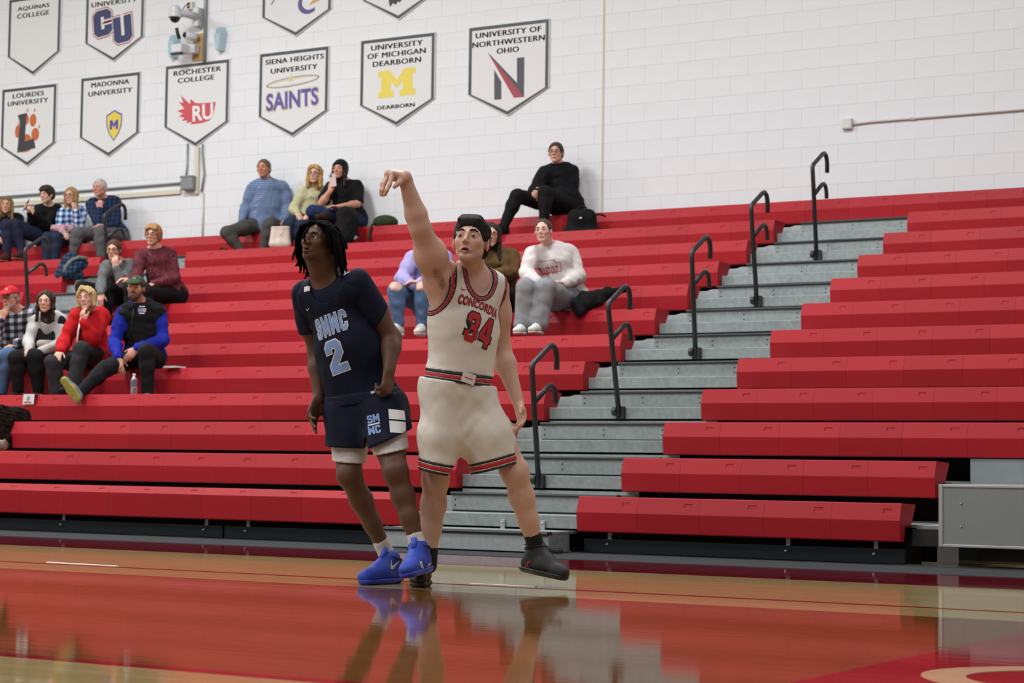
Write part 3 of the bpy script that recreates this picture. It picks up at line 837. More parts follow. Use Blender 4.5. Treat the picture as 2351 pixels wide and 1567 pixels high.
# ------------------------------------------------------------------ flat print: lettering and emblems laid on surfaces
def shape2d(polys=None, text=None, bold=0.0, spacing=1.0, res=3):
    """filled outline (polygons with holes, or text) as 2D verts and faces, normalised by the caller"""
    if text is not None:
        cu = bpy.data.curves.new('t', 'FONT'); cu.body = text; cu.align_x = 'CENTER'; cu.offset = bold; cu.space_character = spacing; cu.resolution_u = res
    else:
        cu = bpy.data.curves.new('t', 'CURVE'); cu.dimensions = '2D'; cu.fill_mode = 'BOTH'; cu.offset = bold
        for P in polys:
            sp = cu.splines.new('POLY'); sp.points.add(len(P) - 1); sp.use_cyclic_u = True
            for q, p in enumerate(P): sp.points[q].co = (p[0], p[1], 0, 1)
    ob = bpy.data.objects.new('t', cu)
    me = bpy.data.meshes.new_from_object(ob)
    vs = [(v.co.x, v.co.y) for v in me.vertices]; fs = [tuple(p.vertices) for p in me.polygons]
    bpy.data.objects.remove(ob); bpy.data.curves.remove(cu); bpy.data.meshes.remove(me)
    return vs, fs
def decal(parent, name, shp, m, c, ax, ay, bvh=None, off=.002, scale=1.0, maxlen=.014, warp=None, label=None, thick=.0):
    """lay a 2D shape (metres after scale) on a surface: c centre, ax/ay axes; with a BVH the points are dropped onto the surface"""
    vs, fs = shp
    ax = V(ax).normalized(); ay = V(ay); ay = (ay - ax * ay.dot(ax)).normalized(); n = ax.cross(ay)
    if (CAMP - c).dot(n) < 0: n = -n
    bm = bmesh.new()
    bv = [bm.verts.new((v[0] * scale, v[1] * scale, 0)) for v in vs]
    for f in fs:
        try: bm.faces.new([bv[i] for i in f])
        except ValueError: pass
    if bvh is not None or warp is not None:
        bmesh.ops.triangulate(bm, faces=bm.faces[:])
        for _ in range(5):
            le = [e for e in bm.edges if e.calc_length() > maxlen]
            if not le: break
            bmesh.ops.subdivide_edges(bm, edges=le, cuts=1); bmesh.ops.triangulate(bm, faces=[f for f in bm.faces if len(f.verts) > 3])
    dead = []
    for v in bm.verts:
        x, y = v.co.x, v.co.y
        if warp: x, y = warp(x, y)
        p = c + ax * x + ay * y
        if bvh is not None:
            h = bvh.ray_cast(p + n * .25, -n, .6)
            if h[0] is None: dead.append(v); v.co = p; continue
            p = h[0] + n * off
        else: p = p + n * off
        v.co = p
    bmesh.ops.delete(bm, geom=dead, context='VERTS')
    for f in bm.faces:
        f.smooth = bvh is not None
        if f.normal.dot(n) < 0: f.normal_flip()
    bm.normal_update()
    for f in bm.faces:
        if f.normal.dot(n) < 0: f.normal_flip()
    me = bpy.data.meshes.new(name); bm.to_mesh(me); bm.free(); me.materials.append(m)
    o = bpy.data.objects.new(name, me)
    if label: o['label'] = label
    return link(o, parent)
def fit(shp, w=None, h=None, center=True):
    vs, fs = shp; xs = [v[0] for v in vs]; ys = [v[1] for v in vs]
    W = max(xs) - min(xs); H = max(ys) - min(ys)
    sx = w / W if w else h / H; sy = h / H if h else sx
    cx = (max(xs) + min(xs)) / 2; cy = (max(ys) + min(ys)) / 2
    return [((v[0] - cx) * sx, (v[1] - cy) * sy) for v in vs], fs
GLY = {
 '3': [[(0,1.2),(.2,1.4),(.8,1.4),(1,1.2),(1,.84),(.87,.7),(1,.56),(1,.2),(.8,0),(.2,0),(0,.2),(0,.48),(.34,.48),(.34,.3),(.64,.3),(.64,.56),(.34,.56),(.34,.84),(.64,.84),(.64,1.1),(.34,1.1),(.34,.92),(0,.92)]],
 '4': [[(.5,1.4),(.9,1.4),(.9,.55),(1.05,.55),(1.05,.28),(.9,.28),(.9,0),(.55,0),(.55,.28),(0,.28),(0,.6)],[(.55,.55),(.3,.55),(.55,.98)]],
 '2': [[(0,1.2),(.2,1.4),(.8,1.4),(1,1.2),(1,.78),(.42,.3),(1,.3),(1,0),(0,0),(0,.38),(.64,.9),(.64,1.1),(.36,1.1),(.36,.9),(0,.9)]],
 'S': [[(1,1.2),(.8,1.4),(.2,1.4),(0,1.2),(0,.78),(.18,.6),(.64,.6),(.64,.28),(.36,.28),(.36,.46),(0,.46),(0,.2),(.2,0),(.8,0),(1,.2),(1,.66),(.82,.84),(.36,.84),(.36,1.12),(.64,1.12),(.64,.95),(1,.95)]],
 'M': [[(0,0),(0,1.4),(.34,1.4),(.6,.8),(.86,1.4),(1.2,1.4),(1.2,0),(.86,0),(.86,.75),(.6,.2),(.34,.75),(.34,0)]],
 'W': [[(0,1.4),(0,0),(.34,0),(.6,.6),(.86,0),(1.2,0),(1.2,1.4),(.86,1.4),(.86,.65),(.6,1.2),(.34,.65),(.34,1.4)]],
 'C': [[(1,.9),(1,1.2),(.8,1.4),(.2,1.4),(0,1.2),(0,.2),(.2,0),(.8,0),(1,.2),(1,.5),(.64,.5),(.64,.3),(.36,.3),(.36,1.1),(.64,1.1),(.64,.9)]],
 'U': [[(0,1.4),(0,.2),(.2,0),(.8,0),(1,.2),(1,1.4),(.64,1.4),(.64,.3),(.36,.3),(.36,1.4)]],
}
def block(word, gap=.16):
    out = []; x = 0
    for ch in word:
        for P in GLY[ch]: out.append([(p[0] + x, p[1]) for p in P])
        x += max(p[0] for p in GLY[ch][0]) + gap
    return out
SWOOSH = [[(.02,.40),(.0,.22),(.06,.10),(.18,.06),(.34,.10),(1.0,.50),(.36,.26),(.22,.22),(.13,.26),(.10,.36),(.14,.50)]]
def bvh_of(o):
    me = o.data
    return BVHTree.FromPolygons([v.co.copy() for v in me.vertices], [tuple(p.vertices) for p in me.polygons])

# ------------------------------------------------------------------ materials of the players
M_SKIN = mat('skin', '#c99a80', .5, attr='Col', noise=.08, nscale=60, bump=.06, bscale=500, spec=.35)
M_JWHITE = mat('white_jersey', '#ddd6cc', .62, noise=.05, nscale=30, bump=.10, bscale=1500)
M_JNAVY = mat('navy_jersey', '#12172b', .75, noise=.10, nscale=30, bump=.10, bscale=1500, spec=.15)
M_NAVY = mat('navy_trim', '#141727', .6)
M_TRIMRED = mat('red_trim', '#b3202c', .6)
M_CREAM = mat('cream_trim', '#d8cdbb', .6)
M_LBLUE = mat('light_blue_print', '#7d9bd3', .6)
M_PWHITE = mat('white_print', '#dcdcdc', .6)
M_CWHITE = mat('white_compression', '#cfc9c6', .6, bump=.05, bscale=900)
M_SOCKW = mat('white_sock', '#d2cdc9', .8, bump=.25, bscale=900)
M_SOCKB = mat('black_sock', '#0e0e10', .85, bump=.25, bscale=900)
M_BLUESHOE = mat('blue_knit', '#1d3fae', .6, noise=.15, nscale=90, bump=.25, bscale=900)
M_BLUESOLE = mat('blue_sole', '#2b45b5', .45)
M_BLACKSHOE = mat('black_knit', '#18181a', .6, noise=.2, nscale=90, bump=.25, bscale=900)
M_BLACKSOLE = mat('black_sole', '#1d1d1f', .5)
M_HAIRD = mat('dark_hair', '#1c1715', .65, spec=.2, noise=.5, nscale=260, bump=.5, bscale=420, stretch=(1, 1, .35))
M_DREAD = mat('dreadlocks', '#080707', .85, noise=.5, nscale=200, bump=.7, bscale=420, spec=.08)

def body_obj(parent, sd, h, boxes, color_fn):
    vf = multi(sd, h, boxes)
    return np_obj('body', vf, M_SKIN, parent, color_fn(vf[0]))

# ------------------------------------------------------------------ player 34, following through on a shot
D34 = 9.80
def Q(px, py, off=0.0, D=D34): return at_d(px, py, D - off)
p34 = thing('person', at_z(1090, 1347, 0), 'basketball player in white uniform number 34 with right arm raised after shooting', 'person')
j = dict(head=Q(1081, 557, .06), N=Q(1088, 634, -.05), Sa=Q(1012, 644, .06), Sb=Q(1137, 662, -.10), P=Q(1050, 880, 0),
         Ha=Q(1012, 905, .05), Hb=Q(1086, 908, -.04), Ea=Q(964, 522, .25), Wa=Q(931, 413, .30), Eb=Q(1149, 800, -.20), Wb=Q(1189, 922, -.10),
         Ka=Q(1000, 1100, -.06), Kb=Q(1182, 1082, -.02), Aa=Q(984, 1282, -.06), Ab=Q(1232, 1262, -.12))
RH = frame(-12, 15, 3); HS = 1.03; HC = j['head'] + V((0, 0, 0))
sd = SDF()
P_ = add_head(sd, HC, RH, HS, mouth=.004, neck=j['N'], neck_r=.066)
fwd34 = torso_prims(sd, j, -.006, .92, .66)
sd.ell(j['Sa'] + V((0, 0, 0)), .066, k=.05)
sd.cone(j['Sa'], lerp(j['P'], j['N'], .55) + (j['Sa'] - j['N']) * .5, .07, .085, k=.06)
# raised arm
sd.cone(j['Sa'], lerp(j['Sa'], j['Ea'], .5), .074, .066, k=.04)
sd.cone(lerp(j['N'], j['Sb'], .0), lerp(j['N'], j['Sa'], .7) + UP * .02, .045, .052, k=.05)
sd.cone(lerp(j['Sa'], j['Ea'], .45), j['Ea'], .066, .050, k=.04)
sd.ell(lerp(j['Sa'], j['Ea'], .5), .064, k=.05)
sd.cone(j['Ea'], lerp(j['Ea'], j['Wa'], .28), .050, .051, k=.02)
sd.cone(lerp(j['Ea'], j['Wa'], .28), j['Wa'], .051, .030, k=.02)
# shooting hand, bent over at the wrist
wa = Q(929, 405, .32); kn = [Q(902, 398, .37), Q(896, 398, .35), Q(890, 403, .33), Q(887, 409, .31)]
sd.cone(j['Wa'], wa, .030, .027, k=.02)
sd.cone(wa, lerp(kn[1], kn[2], .3), .027, .026, k=.015); sd.cone(Q(920, 405, .35), kn[0], .020, .014, k=.015); sd.cone(Q(918, 408, .31), kn[3], .019, .012, k=.015)
for kq, pts in ((0, [(894, 424, .40), (888, 437, .41), (884, 447, .40)]), (1, [(882, 421, .37), (879, 436, .38), (878.5, 448, .37)]), (2, [(877, 422, .34), (875.5, 436, .35), (875, 447, .34)]), (3, [(878, 422, .30), (876, 434, .31), (876, 442, .31)])):
    p = kn[kq]; r = .0115
    for q in pts:
        q = Q(*q); sd.cone(p, q, r, r - .0012, k=.005); p = q; r -= .0012
sd.cone(Q(924, 410, .35), Q(914, 421, .38), .017, .0125, k=.012); sd.cone(Q(914, 421, .38), Q(906, 429, .39), .012, .009, k=.005)
# hanging arm
sd.cone(j['Sb'], lerp(j['Sb'], j['Eb'], .45), .068, .063, k=.04); sd.cone(lerp(j['Sb'], j['Eb'], .4), j['Eb'], .063, .049, k=.04)
sd.cone(j['Eb'], lerp(j['Eb'], j['Wb'], .3), .049, .050, k=.03); sd.cone(lerp(j['Eb'], j['Wb'], .3), j['Wb'], .050, .029, k=.03)
add_hand(sd, j['Wb'], Q(1200, 965, -.06) - j['Wb'], -RGT * .8 + TWD * .5, -1, 1.0, curl=.62, thumb=.7)
for a in 'ab':
    H, K, A = j['H' + a], j['K' + a], j['A' + a]
    sd.cone(H, lerp(H, K, .5), .098, .088, k=.04); sd.cone(lerp(H, K, .5), K, .088, .062, k=.04)
    sd.ell(K + TWD * .012, (.056, .056, .06), k=.03)
    m_ = lerp(K, A, .32) - TWD * .012
    sd.cone(K, m_, .058, .060, k=.03); sd.cone(m_, lerp(K, A, .62) - TWD * .006, .060, .047, k=.03); sd.cone(lerp(K, A, .6), A, .047, .037, k=.03)
def armpit(Vt, col):
    """dark hair in the raised arm's pit"""
    a, b = np.array(Q(1003, 626, .14)), np.array(Q(1017, 655, .14)); d = b - a
    q = Vt - a; t_ = np.clip(q @ d / (d @ d), 0, 1)[:, None]; e_ = q - t_ * d
    r = np.stack([e_ @ np.array(RGT), e_ @ np.array(UP)], 1)
    m = np.clip(1.6 - np.linalg.norm(r, axis=1) / .016, 0, 1) * (np.abs(e_ @ np.array(TWD)) < .15)
    m = (m * (.55 + .35 * np.sin(Vt[:, 2] * 900) * np.sin(Vt[:, 0] * 700)))[:, None]
    return col * (1 - m) + np.array(lin('#4a3225')) * m
b34 = body_obj(p34, sd, .0075, [(HC, (.15, .15, .16), .0035), (Q(905, 420, .35), (.09, .09, .08), .0035), (Q(1197, 955, -.06), (.09, .09, .10), .004)],
               lambda Vt: armpit(Vt, face_color(Vt, HC, RH, HS, '#cfa695', '#bb8078', .12, '#8a6a58', .22, .004)))
add_eyes(p34, HC, RH, HS, 'brown', (-4, 4), '#241b16', .0046, .003)
# hair: cropped at the sides with a short fringe
hs, HP = hair_prims('crop', HC, RH, HS)
for q in (-.8, -.45, -.1, .25, .6): hs.cone(HP(q * .055, .035, .105), HP(q * .066, .070, .088), .020 * HS, .008 * HS, k=.018)
hs.ell(HP(0, .09, -.03), V((.068, .086, .116)) * HS, RH, k=.008, sub=True)
hs.ell(HP(0, -.012, .07), V((.083, .094, .052)) * HS, RH, k=.02)
np_obj('hair', hs.mesh(.0038, noise=wrinkle(3, .0009, 70, (1, 0, 0))), M_HAIRD, p34)
# armpit hair patch
ap = SDF(); ap.cone(Q(1004, 628, .155), Q(1017, 652, .15), .012, .008, k=.01)

def planes(p, q, extra=0.0):
    """plane through image-plane line p-q: point and downward normal"""
    a, b = Q(*p), Q(*q); d = (b - a).normalized(); n = d.cross(CAM_F)
    if n.z > 0: n = -n
    return (a + b) / 2 + n * extra, n
# jersey
js = SDF(); torso_prims(js, j, .016, 1.0, .68, low=True)
js.cone(j['Sa'], lerp(j['P'], j['N'], .55) + (j['Sa'] - j['N']) * .5, .08, .095, k=.06)
js.cone(lerp(j['N'], j['Sa'], .3), lerp(j['N'], j['Sa'], .95), .062, .068, k=.04); js.cone(lerp(j['N'], j['Sb'], .3), lerp(j['N'], j['Sb'], .8), .056, .058, k=.04)
js.cone(lerp(j['P'], j['N'], .06), lerp(j['P'], j['N'], .5), .160, .166, k=.06, flat=(fwd34, .72))
RB = frame(25, 0, 0)
cutA = SDF(); cutA.ell(Q(966, 640, .16), V((.120, .30, .152)), frame(-25), k=.01)
cutB = SDF(); cutB.ell(Q(1170, 690, -.10), V((.042, .30, .115)), frame(50), k=.01)
cutN = SDF(); cutN.ell(Q(1110, 617, .06), V((.075, .17, .130)), frame(20), k=.01)
fA, fB, fN = (c.p[0][2] for c in (cutA, cutB, cutN))
wp, wn = planes((974, 845), (1123, 866))
wr = wrinkle(11, .0016, 6, (.3, 0, 1)); wr2 = wrinkle(5, .0012, 12)
def wrj(x, y, z): return wr(x, y, z) + wr2(x, y, z) * .6
inv = lambda f, b=0.0: (lambda X, Y, Z: b - f(X, Y, Z))
rng = lambda f, b: (lambda X, Y, Z: f(X, Y, Z) - b)
hj = .006
jersey = np_obj('jersey', js.mesh(hj, clips=[(wp - wn * .004, wn), inv(fA), inv(fB), inv(fN)], noise=wrj), M_JWHITE, p34, label='white sleeveless jersey with red and navy trim')
def near(sd_, e=.04): a_, b_ = sd_.bounds(); return (a_ - e, b_ + e)
for cut, own, cb in ((fA, (fB, fN), near(cutA)), (fB, (fA, fN), near(cutB)), (fN, (fA, fB), near(cutN))):
    for a, b, m in ((0, .0075, M_NAVY), (.0075, .0195, M_TRIMRED), (.0195, .0265, M_NAVY)):
        vf = js.mesh(.0034, clips=[(wp, wn), inv(cut, a), rng(cut, b)] + [inv(o_) for o_ in own], noise=wrj, infl=.0018, box=cb)
        if len(vf[0]): np_obj('trim_stripe', vf, m, jersey)
# shorts with waistband and hem stripes
ss = SDF(); 
ss.cone(j['Ha'] + V((0, 0, .05)), j['Hb'] + V((0, 0, .05)), .113, .110, k=.04)
ss.cone(lerp(j['P'], j['N'], -.1), lerp(j['P'], j['N'], .12), .160, .158, k=.04, flat=(fwd34, .78))
hemA = planes((962, 1073), (1042, 1090)); hemB = planes((1076, 1091), (1194, 1060))
ss.cone(Q(1015, 915, .05), Q(1008, 1000, .09), .110, .094, k=.04); ss.cone(Q(1006, 1000, .08), Q(1003, 1100, .10), .096, .090, k=.04)
ss.cone(Q(1086, 922, -.03), Q(1116, 1000, -.02), .115, .120, k=.05); ss.cone(Q(1118, 1000, -.02), Q(1143, 1090, -.02), .125, .122, k=.05)
ss.ell(Q(1058, 985, .03), (.08, .09, .13), k=.06)
mid = planes((1058, 900), (1062, 1100)); side_n = mid[1]
gx = Q(1059, 1050, .02)
zc34 = Q(1057, 1046, .02).z
def wedge34(X, Y, Z):
    """opening between the two legs"""
    sx = (X - gx.x) * RGT.x + (Y - gx.y) * RGT.y + Z * 0
    return (zc34 - Z) * .50 - np.abs(sx + (zc34 - Z) * .12)
def hemclip(X, Y, Z, extra=0.0):
    """lower edge: own plane for each leg, split at the crotch line"""
    dA = (X - hemA[0].x) * hemA[1].x + (Y - hemA[0].y) * hemA[1].y + (Z - hemA[0].z) * hemA[1].z
    dB = (X - hemB[0].x) * hemB[1].x + (Y - hemB[0].y) * hemB[1].y + (Z - hemB[0].z) * hemB[1].z
    sx = (X - gx.x) * RGT.x + (Y - gx.y) * RGT.y + Z * 0
    return np.where(sx < 0, dA, dB) - extra
ws = wrinkle(21, .003, 5, (.9, .3, .3)); ws2 = wrinkle(22, .0014, 11)
def wrs(x, y, z): return ws(x, y, z) + ws2(x, y, z)
wt = wp + wn * .0
topclip = (wp + wn * .040, -wn)
shorts = np_obj('shorts', ss.mesh(hj, clips=[topclip, wedge34, lambda X, Y, Z: hemclip(X, Y, Z, -.05)], noise=wrs), M_JWHITE, p34, label='white basketball shorts with striped hem')
e0 = -.052
for a, b, m in ((-.052, -.041, M_NAVY), (-.041, -.036, M_CREAM), (-.036, -.016, M_TRIMRED), (-.016, -.011, M_CREAM), (-.011, 0, M_NAVY)):
    np_obj('hem_stripe', ss.mesh(.0038, clips=[topclip, wedge34, lambda X, Y, Z: hemclip(X, Y, Z, b), lambda X, Y, Z: -hemclip(X, Y, Z, a)], noise=wrs, infl=.0008, box=((-99, -99, -99), (99, 99, Q(1130, 1020).z))), m, shorts)
wb = SDF(); wb.cone(lerp(j['P'], j['N'], -.08), lerp(j['P'], j['N'], .2), .168, .166, k=.02, flat=(fwd34, .80))
for a, b, m in ((-.004, .008, M_NAVY), (.008, .012, M_CREAM), (.012, .028, M_TRIMRED), (.028, .032, M_CREAM), (.032, .045, M_NAVY)):
    np_obj('waistband_stripe', wb.mesh(.0038, clips=[(wp + wn * b, wn), (wp + wn * a, -wn)], infl=.004), m, shorts)
B34 = bvh_of(jersey)
def hit(bvh, px, py):
    h = bvh.ray_cast(CAMP, ray(px, py).normalized(), 50); return h[0]
latJ = (RGT * math.cos(math.radians(22)) - TWD * math.sin(math.radians(22)) - UP * .30).normalized(); upJ = (UP + RGT * .06).normalized()
c = hit(B34, 1101, 757)
if c:
    d34 = block('34', .22)
    decal(jersey, 'number_outline', fit(shape2d(d34, bold=.07), w=.165, h=.158), M_NAVY, c, latJ, upJ, B34, .0022)
    decal(jersey, 'number', fit(shape2d(d34), w=.150, h=.145), M_TRIMRED, c, latJ, upJ, B34, .0036)
c = hit(B34, 1101, 700)
if c:
    arch = lambda x, y: (x, y * (1 + 2.2 * abs(x)) - .55 * x * x)
    decal(jersey, 'team_name_outline', fit(shape2d(text='CONCORDIA', bold=.045, spacing=1.05), w=.236, h=.040), M_NAVY, c, latJ, upJ, B34, .0022, warp=arch)
    decal(jersey, 'team_name', fit(shape2d(text='CONCORDIA', bold=.022, spacing=1.05), w=.231, h=.035), M_TRIMRED, c, latJ, upJ, B34, .0036, warp=arch)
c = hit(B34, 1066, 664)
if c: decal(jersey, 'swoosh', fit(shape2d(SWOOSH), w=.036), M_TRIMRED, c, latJ, upJ, B34, .002)
BW34 = BVHTree.FromPolygons(*(lambda vf: ([V(x) for x in vf[0]], [tuple(x) for x in vf[1]]))(wb.mesh(.006, infl=.006)))
c = hit(BW34, 1076, 868)
if c:
    decal(shorts, 'waist_label', fit(shape2d([[(0, 0), (1, 0), (1, .8), (0, .8)]]), w=.072, h=.05), M_JWHITE, c, latJ, upJ, BW34, .002)
    decal(shorts, 'waist_label_stitch', fit(shape2d([[(0, 0), (1, 0), (1, .1), (0, .1)]]), w=.045, h=.004), M_TRIMRED, c, latJ, upJ, BW34, .0035)
# socks and shoes
def sock(parent, A, K, m, r=.045, h0=.115, low=-.03):
    s_ = SDF(); d = (K - A).normalized()
    s_.cone(A + d * low, A + d * h0, r, r * .96, k=.02)
    np_obj('sock', s_.mesh(.006, clips=[(A + d * h0, d)], noise=wrinkle(8, .0006, 18, d)), m, parent)
sock(p34, j['Ab'], j['Kb'], M_SOCKB, .044, .095); sock(p34, j['Aa'], j['Ka'], M_SOCKB, .044, .06)
upb = (UP + RGT * .16).normalized()
e, g = shoe(p34, j['Ab'] + V((0, 0, -.008)), Q(1315, 1345, .06), M_BLACKSHOE, M_BLACKSOLE, 1.12, up=upb, h=.005, collar=.058)
sh = bvh_of([c_ for c_ in e.children if c_.name.startswith('upper')][0])
c = hit(sh, 1222, 1306)
if c: decal(e, 'swoosh', fit(shape2d(SWOOSH), w=.085, h=.05), mat('shoe_red', '#8e2a2a', .5), c, (RGT * .6 - UP * .8), (RGT * .8 + UP * .6), sh, .002)
lc = MB()
base = g(.045, 0, .012)
for q in (-1, 1):
    lc.tube([base, base + RGT * .035 + UP * .012 * q, base + RGT * .075 + UP * .016 * q, base + RGT * .09, base + RGT * .06 - UP * .004 * q, base], .003, 6)
lc.tube([base, base + RGT * .06 - UP * .006, base + RGT * .13 - UP * .002], .003, 6)
lc.build('laces', M_BLACKSOLE, e, True)
for a in (.045, .07, .095, .12): MB().tube([g(a, -.030, .020 - a * .56), g(a + .004, -.016, .040 - a * .56), g(a + .006, .016, .040 - a * .56), g(a, .030, .020 - a * .56)], .004, 6).build('lace_bar', mat('black_lace', '#2c2c30', .6), e, True)
MB().tube([g(-.004 + .046 * math.cos(q), .044 * math.sin(q), .016 + .012 * math.cos(q)) for q in [2 * math.pi * k_ / 16 for k_ in range(17)]], .008, 8).build('collar_rim', M_SOCKB, e, True)
aa = j['Aa'] - RGT * .03; aa = V((aa.x, aa.y, .098 * 1.05))
e, g = shoe(p34, aa, Q(955, 1348, .3), M_BLACKSHOE, mat('pink_black_sole', '#3a1a20', .5), 1.05, h=.006)

# ------------------------------------------------------------------ player 2, navy uniform
D2 = 9.97
def Q2(px, py, off=0.0): return at_d(px, py, D2 - off)
p2 = thing('person', at_z(880, 1338, 0), 'basketball player in navy uniform number 2 with shoulder-length dreadlocks looking up', 'person')
k2 = dict(head=Q2(731, 557, .08), N=Q2(752, 640, .0), Sa=Q2(703, 690, -.06), Sb=Q2(829, 662, .10), P=Q2(838, 925, -.02), Ha=Q2(803, 945, -.04), Hb=Q2(878, 942, .05),
          Ea=Q2(729, 812, -.12), Wa=Q2(732, 915, -.04), Eb=Q2(899, 776, .04), Wb=Q2(893, 852, .17), Ka=Q2(802, 1090, .08), Kb=Q2(908, 1082, .27), Aa=Q2(886, 1268, -.02), Ab=Q2(961, 1256, .34))
R2 = frame(-30, 14, 5); S2 = .92; HC2 = k2['head']
sd = SDF()
add_head(sd, HC2, R2, S2, mouth=.005, neck=k2['N'], neck_r=.07)
sd.cone(HC2 - UP * .07 - TWD * .02, k2['N'], .068, .078, k=.03)
# fuller nose and lips
P2 = lambda x, y, z: HC2 + R2 @ (V((x, y, z)) * S2)
for q in (-1, 1): sd.ell(P2(q * .015, .098, -.031), V((.011, .012, .010)) * S2, R2, k=.006)
sd.ell(P2(0, .093, -.08), V((.016, .012, .0075)) * S2, R2, k=.008); sd.ell(P2(0, .096, -.058), V((.018, .010, .006)) * S2, R2, k=.008)
fwd2 = torso_prims(sd, k2, -.006, .95, .66)
for a, bulk in (('a', .95), ('b', .98)):
    S, E, W_ = k2['S' + a], k2['E' + a], k2['W' + a]
    sd.cone(S, lerp(S, E, .5), .062 * bulk, .056 * bulk, k=.04); sd.cone(lerp(S, E, .45), E, .056 * bulk, .046 * bulk, k=.04)
    sd.cone(E, lerp(E, W_, .3), .046 * bulk, .047 * bulk, k=.03); sd.cone(lerp(E, W_, .3), W_, .047 * bulk, .029 * bulk, k=.03)
add_hand(sd, k2['Wb'], Q2(889, 884, .20) - k2['Wb'], -RGT * .7 - TWD * .5, 1, 1.05, curl=1.5, thumb=1.0)
add_hand(sd, k2['Wa'], Q2(717, 958, .0) - k2['Wa'], RGT * .75 + TWD * .5, -1, 1.08, curl=.45, thumb=.5, curls=(.3, .45, .6, .75))
for a in 'ab':
    H, K, A = k2['H' + a], k2['K' + a], k2['A' + a]
    sd.cone(H, lerp(H, K, .5), .092, .080, k=.04); sd.cone(lerp(H, K, .5), K, .080, .057, k=.04)
    sd.ell(K + TWD * .012, (.052, .052, .058), k=.03)
    m_ = lerp(K, A, .32) - TWD * .012
    sd.cone(K, m_, .053, .054, k=.03); sd.cone(m_, lerp(K, A, .62) - TWD * .006, .054, .042, k=.03); sd.cone(lerp(K, A, .6), A, .042, .035, k=.03)
SK2 = '#5e4030'
b2 = body_obj(p2, sd, .0075, [(HC2, (.15, .15, .16), .0035), (Q2(890, 875, .19), (.08, .08, .09), .004), (Q2(718, 955, .0), (.09, .09, .11), .004)],
              lambda Vt: face_color(Vt, HC2, R2, S2, SK2, '#7d5048', .05, '#2a1a14', .28, .005))
add_eyes(p2, HC2, R2, S2, 'dark', (-12, 6), '#120d0b', .0042)
cap = SDF(); cap.ell(P2(0, -.022, .038), V((.081, .100, .090)) * S2, R2, k=.02); cap.ell(P2(0, -.055, -.01), V((.074, .068, .07)) * S2, R2, k=.03)
cap.ell(P2(0, .088, -.03), V((.072, .085, .112)) * S2, R2, k=.01, sub=True)
for q in (-1, 1): cap.ell(P2(q * .088, .0, -.03), V((.03, .034, .042)) * S2, R2, k=.008, sub=True)
hair = np_obj('hair', cap.mesh(.0045, noise=wrinkle(9, .0025, 45)), M_DREAD, p2, label='black shoulder-length dreadlocks')
rg = random.Random(12)
def dread(pts, r):
    pp = []
    for q in range(len(pts) - 1):
        for s_ in range(5):
            t_ = s_ / 5; p = lerp(pts[q], pts[q + 1], t_); pp.append(p + V((rg.uniform(-1, 1), rg.uniform(-1, 1), rg.uniform(-1, 1))) * .0025)
    pp.append(pts[-1]); n = len(pp)
    MB().tube(pp, [r * (.75 + .25 * math.sin(q * 2.1) ** 2) * (1 if q < n - 3 else .8 - .12 * (q - n + 3)) for q in range(n)], 8).build('dreadlock', M_DREAD, hair, True)
# locks hanging from a centre parting to both sides and back
for (a, n, len_, rr, side) in ((0, 0, 0, 0, 0),): pass
for i in range(15):
    t_ = i / 14; y0 = .075 - t_ * .16
    for q in (-1, 1):
        root = P2(q * .012, y0, .118 - abs(y0 + .0) * .35); mid1 = P2(q * (.078 + .01 * rg.random()), y0 * .92, .075 - .02 * rg.random())
        mid2 = P2(q * (.098 + .012 * rg.random()), y0 * .9 - .01, .0 + .02 * rg.random())
        L_ = rg.uniform(.10, .17)
        end = mid2 + V((0, 0, -L_)) + (R2 @ V((q, 0, 0))) * rg.uniform(-.01, .03) + (R2 @ V((0, 1, 0))) * rg.uniform(-.02, .01)
        if q == 1 and y0 > .03 : 
            mid2 = P2(q * .086, y0 * .8, .03); end = mid2 + V((0, 0, -.07)) + (R2 @ V((1, 0, 0))) * .008
        dread([root, mid1, mid2, end], rg.uniform(.0085, .0105))
for i in range(12):
    x0 = -.08 + .16 * i / 11
    root = P2(x0 * .6, -.05, .115); m1 = P2(x0, -.115, .05); m2 = P2(x0 * 1.05, -.125, -.05)
    dread([root, m1, m2, m2 + V((0, 0, -rg.uniform(.06, .12)))], rg.uniform(.009, .011))
# locks seen against the seats and over the forehead
for pts, r in (([(708, 522, .14), (698, 538, .17), (699, 553, .18)], .008), ([(706, 528, .08), (693, 548, .06), (687, 573, .05)], .0085), ([(700, 575, .05), (690, 595, .03), (679, 610, .02)], .0095),
               ([(703, 590, .04), (709, 612, .03), (700, 640, .04)], .0095), ([(712, 600, .0), (716, 622, -.02), (711, 642, .0)], .009), ([(785, 545, .0), (793, 560, -.02), (797, 571, -.02)], .009), ([(786, 580, -.03), (791, 598, -.03), (796, 609, -.03)], .0085)):
    dread([Q2(*x) for x in pts], r)
def planes2(p, q):
    a, b = Q2(*p), Q2(*q); d = (b - a).normalized(); n = d.cross(CAM_F)
    if n.z > 0: n = -n
    return (a + b) / 2, n
